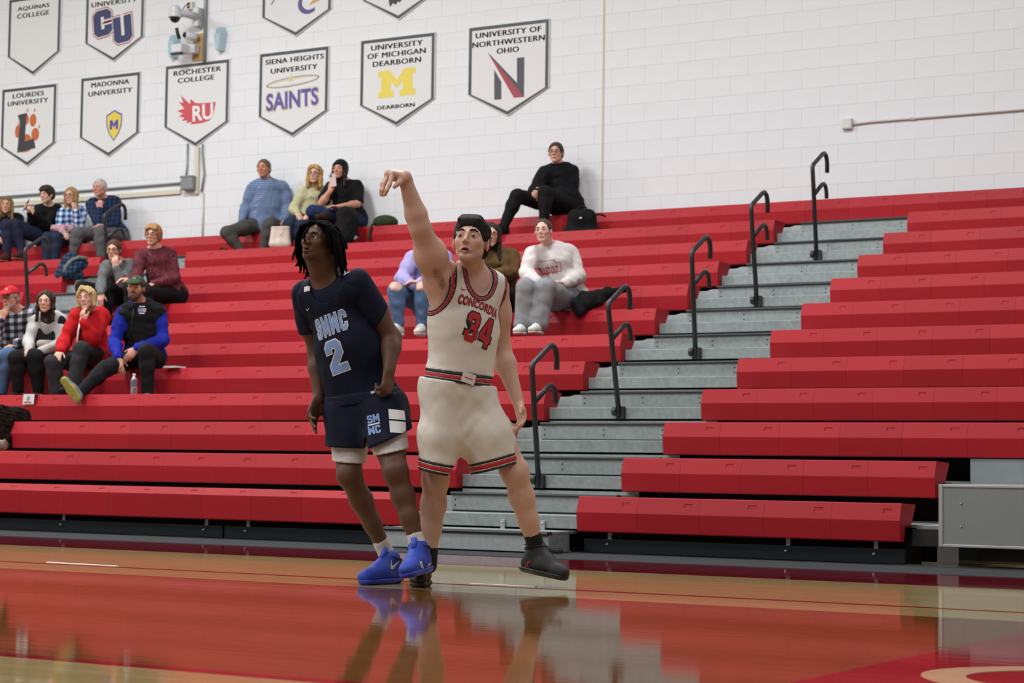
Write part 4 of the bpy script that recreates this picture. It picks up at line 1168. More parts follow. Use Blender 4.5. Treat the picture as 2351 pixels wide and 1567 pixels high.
# undershirt with short sleeves
us = SDF(); torso_prims(us, k2, .008, .95, .68, low=False)
cutn = SDF(); cutn.ell(Q2(748, 610, .06), V((.078, .12, .105)), frame(-25), k=.01); fn2 = cutn.p[0][2]
parts = [us.mesh(.006, clips=[inv(fn2)])]
for a, u, r_ in (('a', .58, .069), ('b', .60, .069)):
    S, E = k2['S' + a], k2['E' + a]; sl = SDF(); sl.cone(S - (E - S) * .12, lerp(S, E, u + .2), r_, r_ - .002, k=.05)
    sn = (E - S).normalized() + (RGT * .25 if a == 'b' else RGT * 0) + UP * (.35 if a == 'b' else 0)
    parts.append(sl.mesh(.006, clips=[(lerp(S, E, u), sn)], noise=wrinkle(31, .003, 9, (1, 0, .5))))
und = np_obj('undershirt', join_vf(parts), M_JNAVY, p2)
# jersey
j2 = SDF(); torso_prims(j2, k2, .018, .98, .70)
j2.cone(Q2(800, 800, .02), Q2(832, 925, .0), .178, .182, k=.06, flat=(fwd2, .72))
hp, hn = planes2((747, 938), (918, 911))
cA = SDF(); cA.ell(Q2(694, 690, -.06), V((.045, .3, .10)), frame(-60), k=.01); cB = SDF(); cB.ell(Q2(856, 672, .10), V((.072, .3, .115)), frame(20), k=.01)
cN = SDF(); cN.ell(Q2(749, 632, .08), V((.100, .15, .135)), frame(-25), k=.01)
gA, gB, gN = (q.p[0][2] for q in (cA, cB, cN))
w2 = wrinkle(41, .003, 5, (.5, 0, 1)); w2b = wrinkle(42, .0015, 12)
def wr2j(x, y, z): return w2(x, y, z) + w2b(x, y, z)
jer2 = np_obj('jersey', j2.mesh(.006, clips=[(hp, hn), inv(gA), inv(gB), inv(gN)], noise=wr2j), M_JNAVY, p2, label='navy jersey with light blue lettering worn over a navy tee')
np_obj('hem_band', j2.mesh(.006, clips=[(hp, hn), (hp - hn * .055, -hn)], noise=wr2j, infl=.003), mat('navy_band', '#151b33', .7, spec=.2), jer2)
B2 = bvh_of(jer2)
lat2 = (RGT * math.cos(math.radians(24)) + TWD * math.sin(math.radians(24)) * -1 * -1 + UP * .33).normalized()
up2 = (UP - RGT * .20 ).normalized()
c = hit(B2, 757, 745)
if c:
    w_ = block('SMWC', .26)
    decal(jer2, 'team_name_outline', fit(shape2d(w_, bold=.06), w=.184, h=.106), M_PWHITE, c, lat2, up2, B2, .0025)
    decal(jer2, 'team_name', fit(shape2d(w_, bold=-.01), w=.177, h=.097), M_LBLUE, c, lat2, up2, B2, .004)
c = hit(B2, 771, 818)
if c:
    decal(jer2, 'number_outline', fit(shape2d(GLY['2'], bold=.06), w=.105, h=.170), M_PWHITE, c, lat2, up2, B2, .0025)
    decal(jer2, 'number', fit(shape2d(GLY['2']), w=.093, h=.158), M_LBLUE, c, lat2, up2, B2, .004)
c = hit(B2, 708, 709)
if c: decal(jer2, 'swoosh', fit(shape2d(SWOOSH), w=.03), M_PWHITE, c, lat2, up2, B2, .002)
c = hit(B2, 862, 898)
if c: decal(jer2, 'hem_tag', fit(shape2d([[(0, 0), (1, 0), (1, .35), (0, .35)]]), w=.04, h=.012), M_PWHITE, c, lat2, up2, B2, .004)
for (px, py, w_, h_) in ((792, 626, .05, .045), (705, 663, .03, .03)):
    BB = B2; c = hit(B2, px, py)
    if c is None: BB = bvh_of(und); c = hit(BB, px, py)
    if c: decal(jer2, 'shoulder_patch', fit(shape2d([[(0, 0), (1, -.1), (1, .9), (0, 1)]]), w=w_, h=h_), M_PWHITE, c, RGT, UP * .9 - TWD * .4, BB, .004)
# compression shorts, shorts
cs = SDF(); 
for a in 'ab': cs.cone(k2['H' + a], lerp(k2['H' + a], k2['K' + a], .9), .108, .080, k=.03)
pA, nA = planes2((758, 1056), (836, 1061)); pB, nB = planes2((857, 1042), (930, 1026)); g2 = Q2(846, 1030, .03)
def two(pa, na, pb_, nb_, gx_):
    def f(X, Y, Z):
        dA = (X - pa.x) * na.x + (Y - pa.y) * na.y + (Z - pa.z) * na.z; dB = (X - pb_.x) * nb_.x + (Y - pb_.y) * nb_.y + (Z - pb_.z) * nb_.z
        return np.where((X - gx_.x) * RGT.x + (Y - gx_.y) * RGT.y + Z * 0 < 0, dA, dB)
    return f
comp = np_obj('compression_shorts', cs.mesh(.006, clips=[two(pA, nA, pB, nB, g2)]), M_CWHITE, p2)
s2 = SDF(); s2.cone(k2['Ha'], k2['Hb'], .125, .125, k=.04)
s2.cone(Q2(805, 940, -.02), Q2(798, 1040, .05), .125, .114, k=.05); s2.cone(Q2(880, 938, .07), Q2(895, 1035, .20), .124, .120, k=.05)
qA, mA = planes2((747, 1022), (846, 1026)); qB, mB = planes2((847, 1027), (942, 984)); f2 = two(qA, mA, qB, mB, g2)
zc2 = Q2(846, 1000, .03).z
def wedge2(X, Y, Z): return (zc2 - Z) * .22 - np.abs((X - g2.x) * RGT.x + (Y - g2.y) * RGT.y + Z * 0)
ws3 = wrinkle(51, .005, 6, (.8, .2, .5))
sho2 = np_obj('shorts', s2.mesh(.006, clips=[f2, wedge2, (hp - hn * .03, -hn)], noise=ws3), M_JNAVY, p2, label='navy basketball shorts with white side panels')
BS = bvh_of(sho2)
c = hit(BS, 858, 973)
lat3 = (RGT * .95 + UP * .22).normalized()
if c:
    up3 = (UP - RGT * .16)
    for wd, dy in (('SM', .027), ('WC', -.027)):
        decal(sho2, 'emblem_letters', fit(shape2d(block(wd, .12)), w=.062, h=.040), M_LBLUE, c + UP * dy + RGT * (-.004 if dy > 0 else .004), lat3, up3, BS, .002)
    decal(sho2, 'emblem_bar', fit(shape2d([[(0, 0), (1, 0), (1, .12), (0, .12)]]), w=.062, h=.007), M_PWHITE, c, lat3, up3, BS, .003)
side = lambda x0, x1, y0, y1: [[(x0, y0), (x1, y0), (x1, y1), (x0, y1)]]
c = hit(BS, 912, 968)
if c:
    for y0, y1 in ((.012, .062), (-.055, .004)):
        decal(sho2, 'side_panel', shape2d(side(-.040, .045, y0, y1)), M_PWHITE, c, (RGT * .9 + TWD * -.3 - UP * .05), (UP - RGT * .22), BS, .003, maxlen=.02)
M_LACE = mat('blue_lace', '#3c57c8', .6); M_BLUEDK = mat('dark_blue_lining', '#14235f', .8)
def shoe_trim(e, g, ml, md):
    """laces, tongue, collar rim and heel tab of a sneaker"""
    for a in (.045, .07, .095, .12):
        MB().tube([g(a, -.030, .020 - a * .56), g(a + .004, -.016, .040 - a * .56), g(a + .006, .016, .040 - a * .56), g(a, .030, .020 - a * .56)], .0042, 6).build('lace', ml, e, True)
    MB().tube([g(-.004 + .046 * math.cos(q), .044 * math.sin(q), .006 + .012 * math.cos(q)) for q in [2 * math.pi * k_ / 16 for k_ in range(17)]], .0075, 8).build('collar_rim', md, e, True)
    MB().tube([g(.036, 0, .052), g(.044, 0, .032), g(.058, 0, .010)], .015, 8).build('tongue', ml, e, True)
    MB().tube([g(-.052, 0, .012), g(-.064, 0, -.02), g(-.066, 0, -.05)], .009, 8).build('heel_tab', ml, e, True)
# socks, shoes
M_SW = mat('shoe_white', '#d8d6d0', .5)
sock(p2, k2['Aa'], k2['Ka'], M_SOCKW, .041, .075); sock(p2, k2['Ab'], k2['Kb'], M_SOCKW, .041, .07)
aa = k2['Aa'] + RGT * .022; aa = V((aa.x, aa.y, .098 * 1.16))
e, g = shoe(p2, aa, Q2(826, 1320, .20), M_BLUESHOE, M_BLUESOLE, 1.16, h=.005, collar=.05)
su = bvh_of([c_ for c_ in e.children if c_.name.startswith('upper')][0])
c = hit(su, 909, 1294)
if c: decal(e, 'swoosh', fit(shape2d(SWOOSH), w=.05, h=.05), M_SW, c, RGT, UP, su, .002)
shoe_trim(e, g, M_LACE, M_BLUEDK)
e, g = shoe(p2, k2['Ab'] + V((0, 0, -.012)), Q2(925, 1335, .65), M_BLUESHOE, M_BLUESOLE, 1.16, up=(UP - RGT * .18), h=.005, collar=.05)
su = bvh_of([c_ for c_ in e.children if c_.name.startswith('upper')][0])
c = hit(su, 976, 1300)
if c:
    decal(e, 'shoe_mark', fit(shape2d([[(0, 1), (.3, .1), (.5, .0), (1, .7), (.85, .75), (.5, .25), (.42, .3), (.2, 1)]]), w=.05, h=.055), M_SW, c, RGT, UP, su, .002)
shoe_trim(e, g, M_LACE, M_BLUEDK)

# ------------------------------------------------------------------ fabrics of the spectators
def cloth(name, c, rough=.85, noise=.12, bump=.25, sheen=0.0): return mat(name, c, rough, noise=noise, nscale=45, bump=bump, bscale=700, spec=.2, sheen=sheen)
def plaid(name, c1, c2, c3, size=.05, rough=.85):
    """woven check from two crossed stripe waves"""
    m = bpy.data.materials.new(name); m.use_nodes = True; nt = m.node_tree; N = nt.nodes; L = nt.links
    b = N['Principled BSDF']; b.inputs['Roughness'].default_value = rough; b.inputs['Specular IOR Level'].default_value = .2
    t = N.new('ShaderNodeTexCoord'); outs = []
    for ax, wgt in (((RGT.x, RGT.y, 0), 1), ((.25 * TWD.x, .25 * TWD.y, 1), 1)):
        d = N.new('ShaderNodeVectorMath'); d.operation = 'DOT_PRODUCT'; d.inputs[1].default_value = ax; L.new(t.outputs['Object'], d.inputs[0])
        s_ = N.new('ShaderNodeMath'); s_.operation = 'MULTIPLY'; s_.inputs[1].default_value = 6.2832 / size; L.new(d.outputs['Value'], s_.inputs[0])
        q = N.new('ShaderNodeMath'); q.operation = 'SINE'; L.new(s_.outputs[0], q.inputs[0])
        r = N.new('ShaderNodeMapRange'); r.inputs[1].default_value = -.25; r.inputs[2].default_value = .25; L.new(q.outputs[0], r.inputs[0]); outs.append(r.outputs[0])
    m1 = N.new('ShaderNodeMixRGB'); m1.inputs[1].default_value = (*lin(c1), 1); m1.inputs[2].default_value = (*lin(c2), 1); L.new(outs[0], m1.inputs[0])
    m2 = N.new('ShaderNodeMixRGB'); m2.inputs[1].default_value = (*lin(c2), 1); m2.inputs[2].default_value = (*lin(c3), 1); L.new(outs[0], m2.inputs[0])
    m3 = N.new('ShaderNodeMixRGB'); L.new(outs[1], m3.inputs[0]); L.new(m1.outputs[0], m3.inputs[1]); L.new(m2.outputs[0], m3.inputs[2])
    L.new(m3.outputs[0], b.inputs['Base Color']); MATS[name] = m; return m
def blotch(name, cols, scale=28):
    m = bpy.data.materials.new(name); m.use_nodes = True; nt = m.node_tree; N = nt.nodes; L = nt.links
    b = N['Principled BSDF']; b.inputs['Roughness'].default_value = .8; b.inputs['Specular IOR Level'].default_value = .2
    t = N.new('ShaderNodeTexCoord'); n_ = N.new('ShaderNodeTexNoise'); n_.inputs['Scale'].default_value = scale; n_.inputs['Distortion'].default_value = 2.5
    L.new(t.outputs['Object'], n_.inputs['Vector']); r = N.new('ShaderNodeValToRGB'); r.color_ramp.interpolation = 'CONSTANT'
    for i, (p, c_) in enumerate(cols):
        e = r.color_ramp.elements[i] if i < 2 else r.color_ramp.elements.new(p)
        e.position = p; e.color = (*lin(c_), 1)
    L.new(n_.outputs['Fac'], r.inputs[0]); L.new(r.outputs[0], b.inputs['Base Color']); MATS[name] = m; return m
def hairmat(name, c): return mat(name, c, .55, noise=.55, nscale=160, bump=.6, bscale=300, stretch=(1, 1, .18), spec=.3)
M_FRAME = mat('glasses_frame', '#2a2524', .4)
M_TAN = mat('tan_sole', '#8a5d33', .6)
C_BLACK = cloth('black_cotton', '#121214'); C_BLACK2 = cloth('black_twill', '#17171a'); C_JEAN = cloth('navy_denim', '#232c40'); C_JEAN2 = cloth('blue_denim', '#4b6588')

def spectator(label, row, px, jn, head=(0, 0, 0), hs=.93, skin='#cfa088', female=False, fat=1.0, shirt=None, pants=None, shoes=None,
              hair=None, hairc=None, iris='brown', glass=False, beard=None, beard_amt=0.0, hands=None, vest=None, collar=None, hood=None,
              sleeve=.96, shirt_inf=.016, pant_inf=.016, flare=0.0, cuff=.93, bulk=1.0, seed=0, lip='#b06d63', ankle_sock=None, hat=None, brow='#3f3026', sflat=.72):
    y0 = yf(row) + .15; z0 = zt(row) + .115; py = 600
    for _ in range(4):
        X = at_y(px, py, y0).x; py = to_px((X, y0, z0))[1]
    P = V((X, y0, z0)); D0 = (P - CAMP).dot(CAM_F)
    J = lambda v: at_d(v[0], v[1], D0 - (v[2] if len(v) > 2 else 0))
    j = {k_: J(v) for k_, v in jn.items()}; j['P'] = P
    lat = (j['Sb'] - j['Sa']).normalized(); lat = V((lat.x, lat.y, 0)).normalized()
    j['Ha'] = P - lat * .085; j['Hb'] = P + lat * .085
    for a, sgn in (('a', -1), ('b', 1)):
        if 'K' + a not in j: j['K' + a] = j['H' + a] + V((0, -.43, .05)) + lat * sgn * .05
        if 'A' + a not in j:
            K = j['K' + a]; j['A' + a] = V((K.x, max(K.y - .02, yf(row - 1) + .30), max(zt(row - 1) - .135 + .10, K.z - .42)))
    t = thing('person', (P.x, P.y, zt(row)), label, 'person')
    R = frame(*head); c = j['head']
    sd = SDF(); add_head(sd, c, R, hs, female, neck=j['N'], neck_r=.056 if not female else .05)
    torso_prims(sd, j, -.008, fat, sflat, female=female)
    boxes = [(c, (.14, .14, .155), .0048)]
    af = .88 if female else 1.0
    for i, a in enumerate('ab'):
        arm_prims(sd, j['S' + a], j['E' + a], j['W' + a], -.003, bulk=af * bulk)
        d = (j['W' + a] - j['E' + a]).normalized(); hd = (hands or {}).get(a, {})
        dd = V(hd['d'](d) if callable(hd.get('d')) else hd.get('d', d)); nn = hd.get('n', -UP + TWD * -.2)
        add_hand(sd, j['W' + a], dd, nn, hd.get('side', 1 if a == 'a' else -1), (.9 if female else 1.0), curl=hd.get('curl', .5), thumb=hd.get('thumb', .5))
        boxes.append((j['W' + a] + dd.normalized() * .08, (.085, .085, .085), .0048))
        leg_prims(sd, j['H' + a], j['K' + a], j['A' + a], -.004)
        A = j['A' + a]; sd.cone(A, A + V((0, -.05, -.03)), .036, .035, k=.03)
    vf = multi(sd, .0115, boxes)
    body = np_obj('body', vf, M_SKIN, t, face_color(vf[0], c, R, hs, skin, lip, .12, beard, beard_amt))
    add_eyes(t, c, R, hs, iris, (0, 0), brow, .0036)
    if shirt is not None:
        s_ = SDF(); torso_prims(s_, j, shirt_inf, fat, sflat + .02, female=female, low=False, trap=False)
        s_.cone(j['Ha'] + UP * .02, j['Hb'] + UP * .02, .112 * fat + shirt_inf * .6, k=.05)
        for a in 'ab':
            if sleeve > 0: arm_prims(s_, j['S' + a], j['E' + a], j['W' + a], shirt_inf * .9, upto=sleeve, bulk=af * bulk)
            else: s_.cone(j['S' + a], lerp(j['S' + a], j['E' + a], .75), .068 * bulk, .066 * bulk, k=.04)
        if hood: s_.cone(j['N'] - TWD * .08 + lat * -.07, j['N'] - TWD * .08 + lat * .07, .05, .05, k=.04); s_.cone(j['N'] + lat * -.085 - UP * .01, j['N'] + TWD * .075 - UP * .085 + lat * -.02, .028, .022, k=.03); s_.cone(j['N'] + lat * .085 - UP * .01, j['N'] + TWD * .075 - UP * .085 + lat * .02, .028, .022, k=.03)
        nz = wrinkle(seed + 1, .0042, 9); o = np_obj('shirt', s_.mesh(.010, noise=nz), shirt, t)
        if collar is not None:
            up = (j['N'] - P).normalized(); pts = []
            for q in range(13):
                a_ = math.radians(-60 - 300 * (q / 12) + 150 + 90 + 60); f_ = lat.cross(UP)
                a_ = math.radians(30 + 300 * q / 12) ; pts.append(j['N'] + UP * .012 + (f_ * math.cos(a_) + lat * math.sin(a_)) * .066)
            MB().tube(pts, .015, 8).build('collar', collar, t, True)
        if vest is not None:
            s_ = SDF(); torso_prims(s_, j, shirt_inf + .014, fat, sflat + .04, female=female, low=False, trap=False)
            np_obj('vest', s_.mesh(.010, noise=wrinkle(seed + 3, .005, 10, (0, 0, 1)), clips=[]), vest, t)
    if pants is not None:
        s_ = SDF(); s_.cone(j['Ha'], j['Hb'], .110 * fat + pant_inf, k=.05)
        for a in 'ab': leg_prims(s_, j['H' + a], j['K' + a], j['A' + a], pant_inf, upto=cuff, flare=flare)
        np_obj('trousers', s_.mesh(.010, noise=wrinkle(seed + 7, .003, 9)), pants, t)
    if shoes is not None:
        for a in 'ab':
            A = j['A' + a]; tdir = jn.get('T' + a)
            toe = j['T' + a] if tdir else A + V((0, -.2, 0)) + lat * (-.04 if a == 'a' else .04)
            shoe(t, A, toe, shoes[0], shoes[1], .95 if female else 1.02, h=.009, up=jn.get('U' + a) and (j['A' + a] - j['U' + a]))
        if ankle_sock is not None:
            for a in 'ab': sock(t, j['A' + a], j['K' + a], ankle_sock, .041, .10)
    if hair:
        h_, HP = hair_prims(hair, c, R, hs); np_obj('hair', h_.mesh(.0058, noise=wrinkle(seed + 5, .0028, 40)), hairc, t)
    if glass: glasses(t, c, R, hs, M_FRAME)
    if beard and beard_amt > .5:
        b_ = SDF(); HPp = lambda x, y, z: c + R @ (V((x, y, z)) * hs)
        b_.ell(HPp(0, .052, -.098), V((.046, .042, .045)) * hs, R, k=.02); b_.ell(HPp(0, .088, -.05), V((.028, .016, .009)) * hs, R, k=.01)
        for q in (-1, 1): b_.cone(HPp(q * .03, .07, -.09), HPp(q * .068, .01, -.03), .02 * hs, .010 * hs, k=.02)
        b_.ell(HPp(0, .10, -.068), V((.022, .02, .008)) * hs, R, k=.006, sub=True)
        np_obj('beard', b_.mesh(.005, noise=wrinkle(seed + 9, .002, 60)), hairmat('beard_' + beard, beard), t)
    HPp = lambda x, y, z: c + R @ (V((x, y, z)) * hs)
    if hat == 'beanie' or (isinstance(hat, tuple) and hat[0] == 'beanie'):
        b_ = SDF(); b_.ell(HPp(0, -.02, .045), V((.092, .112, .098)) * hs, R, k=.02)
        np_obj('beanie', b_.mesh(.006, clips=[(HPp(0, .06, .045), R @ V((0, .55, -1)))], noise=wrinkle(seed, .002, 30)), hat[1], t)
        b_ = SDF(); b_.ell(HPp(0, -.02, .045), V((.094, .114, .10)) * hs, R, k=.02)
        np_obj('beanie_cuff', b_.mesh(.006, clips=[(HPp(0, .06, .045), R @ V((0, .55, -1))), (HPp(0, .06, .078), R @ V((0, -.55, 1)))], infl=.005), hat[1], t)
    if isinstance(hat, tuple) and hat[0] == 'cap':
        b_ = SDF(); b_.ell(HPp(0, -.018, .04), V((.086, .108, .092)) * hs, R, k=.02)
        co = np_obj('cap', b_.mesh(.006, clips=[(HPp(0, .04, .045), R @ V((0, .2, -1)))]), hat[1], t)
        b_ = SDF(); b_.ell(HPp(0, .105, .047), V((.074, .078, .030)) * hs, R @ Matrix.Rotation(-.25, 3, 'X'), k=.01)
        b_.ell(HPp(0, .10, .028), V((.09, .09, .030)) * hs, R @ Matrix.Rotation(-.25, 3, 'X'), k=.006, sub=True)
        np_obj('cap_brim', b_.mesh(.0048), hat[1], co)
        MB().ball(HPp(0, .07, .088), .012 * hs, 8, (1, .5, 1)).build('cap_emblem', hat[2], co, True)
    return t, j, c, R, J

UPH = lambda n: dict(d=lambda d: UP * .9 + TWD * -.15 + d * .2, n=n, curl=.8)
lap = dict(d=lambda d: d * .6 + TWD * .3 - UP * .15, n=-UP, curl=.55)
PEOPLE = {}
# --- top row, far left
PEOPLE['A'] = spectator('woman in black top at far left edge with sunglasses pushed up on her hair', 12, 12,
    dict(head=(14, 471, .1), N=(20, 494, .0), Sa=(-8, 506, .02), Sb=(43, 503, -.05), Ea=(-18, 532, .12), Wa=(2, 545, .3), Eb=(48, 532, .1), Wb=(22, 545, .3)),
    (8, 0, 0), .92, '#c89a80', True, shirt=C_BLACK, pants=cloth('pale_denim', '#5b7896'), shoes=(C_BLACK2, M_TAN), hair='long', hairc=hairmat('dirty_blonde', '#8b6c46'), hands=dict(a=lap, b=lap), seed=10)
_, jA, cA_, RA, _ = PEOPLE['A']
mb = MB()
for q in (-1, 1):
    mb.tube([cA_ + RA @ (V((q * .033 + .022 * math.cos(a), .085, .095 + .015 * math.sin(a))) * .92) for a in [2 * math.pi * k_ / 12 for k_ in range(13)]], .0025, 6, False)
    mb.tube([cA_ + RA @ (V((q * .055, .08, .095)) * .92), cA_ + RA @ (V((q * .09, .0, .06)) * .92)], .0025, 6)
mb.build('sunglasses', M_FRAME, PEOPLE['A'][0], True)
C_JOG = cloth('navy_jogger', '#22253a')
PEOPLE['B'] = spectator('dark-haired young man in black hoodie holding a phone up on the top row', 12, 112,
    dict(head=(107, 447, .1), N=(112, 473, 0), Sa=(90, 484, .06), Sb=(131, 482, -.06), Ea=(76, 512, .2), Wa=(69, 489, .36), Eb=(104, 518, .16), Wb=(80, 490, .38), Ka=(15, 518, .42), Kb=(34, 516, .36), Aa=(17, 585, .44), Ab=(51, 580, .40), Ta=(0, 590, .6), Tb=(28, 595, .6)),
    (-24, -4, 0), .93, '#d3a68f', shirt=C_BLACK, pants=C_JOG, shoes=(cloth('maroon_suede', '#4a2126'), M_TAN), hair='mop', hairc=hairmat('dark_brown_hair', '#2a1c16'),
    hands=dict(a=dict(d=UP * .6 - RGT * .4 + TWD * .2, n=RGT, curl=.7), b=dict(d=UP * .6 - RGT * .5 + TWD * .2, n=-RGT + TWD * -.3, curl=.7)), hood=True, seed=20, ankle_sock=M_SOCKW)
C_PLBLUE = plaid('blue_white_plaid', '#26365f', '#6f8fc0', '#d5dbe6', .07)
PEOPLE['C'] = spectator('woman with long blonde hair and glasses resting her cheek on her hand', 12, 165,
    dict(head=(163, 450, .12), N=(166, 476, .03), Sa=(144, 490, .08), Sb=(188, 487, -.02), Ea=(138, 520, .16), Wa=(150, 533, .32), Eb=(184, 520, .18), Wb=(173, 486, .24), Ka=(110, 547, .40), Kb=(130, 547, .38)),
    (-16, 0, -3), .90, '#cda18b', True, shirt=C_PLBLUE, pants=C_JEAN, shoes=(C_BLACK2, M_TAN), hair='long', hairc=hairmat('ash_blonde', '#99794d'), glass=True,
    hands=dict(a=lap, b=dict(d=UP * .9 - RGT * .15 + TWD * -.1, n=-RGT * .6 - TWD * .6, curl=.6)), seed=30)
PEOPLE['D'] = spectator('white-haired older man in navy plaid shirt with his chin on his fist', 12, 258,
    dict(head=(228, 431, .15), N=(236, 457, .04), Sa=(210, 470, .09), Sb=(265, 464, -.05), Ea=(226, 516, .28), Wa=(229, 480, .27), Eb=(264, 514, .08), Wb=(243, 518, .30), Ka=(177, 536, .44), Kb=(229, 533, .40), Aa=(168, 588, .42), Ab=(232, 592, .42)),
    (-22, -2, 0), .94, '#c58e79', shirt=plaid('navy_plaid', '#131a30', '#1c2a48', '#2a3a5a', .05), pants=cloth('grey_trousers', '#57575a'), shoes=(C_BLACK2, M_TAN), hair='crop', hairc=hairmat('white_hair', '#b3aca3'), brow='#a89f96',
    hands=dict(a=dict(d=UP * .9 + RGT * .0, n=-TWD + RGT * .2, curl=1.4), b=dict(d=-RGT * .8 + TWD * .4, n=-UP, curl=.4)), collar=cloth('navy_collar', '#141b31'), fat=1.05, seed=40)
# --- eighth row, left
PEOPLE['E'] = spectator('brown-haired woman in grey cardigan and glasses covering her mouth with one hand', 8, 282,
    dict(head=(261, 574, .34), N=(272, 603, .22), Sa=(244, 614, .24), Sb=(300, 610, .12), Ea=(232, 655, .36), Wa=(232, 672, .50), Eb=(282, 650, .42), Wb=(266, 615, .46)),
    (-6, -4, 0), .92, '#cc9d87', True, shirt=cloth('heather_cardigan', '#66686a', noise=.5), pants=C_BLACK, shoes=(C_BLACK2, C_BLACK2), hair='short', hairc=hairmat('brown_hair', '#4b2e1d'), glass=True,
    hands=dict(a=dict(d=-UP + TWD * .2, n=-TWD, curl=.3), b=dict(d=UP * .95 - RGT * .1, n=-TWD - RGT * .2, curl=.5)), collar=cloth('grey_scarf', '#4c4e51'), seed=50)
PEOPLE['F'] = spectator('short-haired blonde woman in maroon patterned blouse and glasses sitting upright', 8, 385,
    dict(head=(351, 540, .12), N=(356, 570, .03), Sa=(322, 588, .08), Sb=(391, 585, -.06), Ea=(316, 634, .2), Wa=(296, 640, .42), Eb=(402, 640, .06), Wb=(350, 652, .35), Ka=(300, 662, .46), Kb=(335, 668, .42)),
    (-10, 0, 2), .94, '#cb9a83', True, fat=1.12, shirt=blotch('maroon_print', [(0, '#3a1c26'), (.42, '#54202a'), (.5, '#7a2c30'), (.56, '#2c2a3c'), (.63, '#8a3a34')]), pants=C_BLACK, shoes=(C_BLACK2, C_BLACK2), hair='curly', hairc=hairmat('sandy_hair', '#9c7446'), glass=True,
    hands=dict(a=dict(d=-RGT * .8 + TWD * .4 - UP * .1, n=-UP, curl=.5), b=lap), seed=60)
# --- fifth row, left
PEOPLE['G'] = spectator('grey-bearded man in red cap and black and white plaid shirt at left edge', 5, 38,
    dict(head=(23, 684, .28), N=(38, 712, .14), Sa=(2, 727, .2), Sb=(68, 722, .02), Ea=(-14, 778, .36), Wa=(2, 735, .42), Eb=(72, 778, .16), Wb=(28, 792, .38), Ka=(-12, 818, .48), Kb=(20, 815, .46), Aa=(-24, 905, .44), Ab=(2, 905, .44)),
    (-16, -3, 0), .95, '#cb957f', fat=1.12, shirt=plaid('grey_check_flannel', '#202126', '#5d5f68', '#c5c5c8', .075), pants=C_JEAN2, shoes=(C_BLACK2, M_TAN), hair='crop', hairc=hairmat('grey_hair', '#8d8780'), glass=True, beard='#a59c94', beard_amt=.45,
    hands=dict(a=dict(d=UP * .8 + RGT * .3, n=-TWD + RGT * .3, curl=1.0), b=lap), collar=cloth('check_collar', '#34363c'), hat=('cap', cloth('red_cap', '#b5242c'), M_PWHITE), seed=70)
C_LGREY = cloth('light_grey_fleece', '#b3b2b0'); 
PEOPLE['H'] = spectator('dark-haired girl in light grey hoodie and black vest beside the red cap man', 5, 112,
    dict(head=(105, 693, .14), N=(109, 722, .03), Sa=(84, 740, .05), Sb=(138, 736, -.03), Ea=(66, 782, .16), Wa=(66, 803, .36), Eb=(142, 790, .12), Wb=(92, 806, .38), Ka=(37, 822, .44), Kb=(79, 818, .42), Aa=(42, 905, .42), Ab=(90, 905, .42)),
    (-3, 2, 0), .90, '#cc9f8a', True, shirt=C_LGREY, pants=C_BLACK, shoes=(C_BLACK2, C_BLACK2), hair='long', hairc=hairmat('near_black_hair', '#2a1e1a'), hood=True, cuff=.86,
    hands=dict(a=lap, b=lap), seed=80)
tH, jH, cH, RH_, _ = PEOPLE['H']
s_ = SDF(); s_.cone(jH['Sb'] + TWD * .05 - UP * .02, lerp(jH['P'], jH['Sb'], .35) + TWD * .1, .075, .085, k=.05, flat=(TWD, .6)); s_.cone(jH['Sa'] + RGT * .02 + TWD * .06 - UP * .09, lerp(jH['P'], jH['Sa'], .4) + TWD * .1, .05, .06, k=.05, flat=(TWD, .6))
np_obj('vest', s_.mesh(.010), C_BLACK2, tH)
s_ = SDF(); s_.cone(lerp(jH['P'], jH['N'], .32) + TWD * .17 - RGT * .04, lerp(jH['P'], jH['N'], .32) + TWD * .17 + RGT * .05, .042, .042, k=.02, flat=(TWD, .6)); np_obj('belt_bag', s_.mesh(.008), cloth('cream_bag', '#aaa294'), tH)
C_RCOAT = cloth('red_wool', '#b0121a', noise=.18)
PEOPLE['I'] = spectator('blonde woman in bright red coat leaning her cheek on her hand', 5, 218,
    dict(head=(198, 685, .22), N=(204, 714, .08), Sa=(174, 732, .12), Sb=(235, 727, -.02), Ea=(148, 785, .24), Wa=(138, 806, .42), Eb=(214, 782, .30), Wb=(193, 738, .34), Ka=(122, 832, .48), Kb=(187, 802, .44), Aa=(132, 905, .45), Ab=(168, 882, .52)),
    (-8, 2, -6), .92, '#d0a48f', True, shirt=C_RCOAT, pants=cloth('charcoal_trousers', '#2b2a2d'), shoes=(C_BLACK2, C_BLACK2), hair='bob', hairc=hairmat('blonde_hair', '#b89a6a'), shirt_inf=.026, flare=.02,
    hands=dict(a=lap, b=dict(d=UP * .95 - RGT * .2, n=-TWD * .6 + RGT * .5, curl=.7)), hood=True, seed=90, iris='blue')
tI, jI = PEOPLE['I'][:2]
s_ = SDF(); s_.cone(jI['Hb'] + UP * .02, jI['Hb'] + RGT * .03 + TWD * .12 - UP * .13, .12, .08, k=.05); s_.cone(jI['P'], lerp(jI['Hb'], jI['Kb'], .35), .14, .10, k=.05); np_obj('coat_skirt', s_.mesh(.010, noise=wrinkle(91, .005, 8)), C_RCOAT, tI)
MB().tube([jI['N'] + TWD * .11 - UP * .06 - RGT * .05, jI['N'] + TWD * .19 - UP * .2 - RGT * .055, jI['N'] + TWD * .24 - UP * .40 - RGT * .06], .008, 8).build('drawstring', M_PWHITE, tI, True)
C_ROYAL = cloth('royal_blue_fleece', '#18248f')
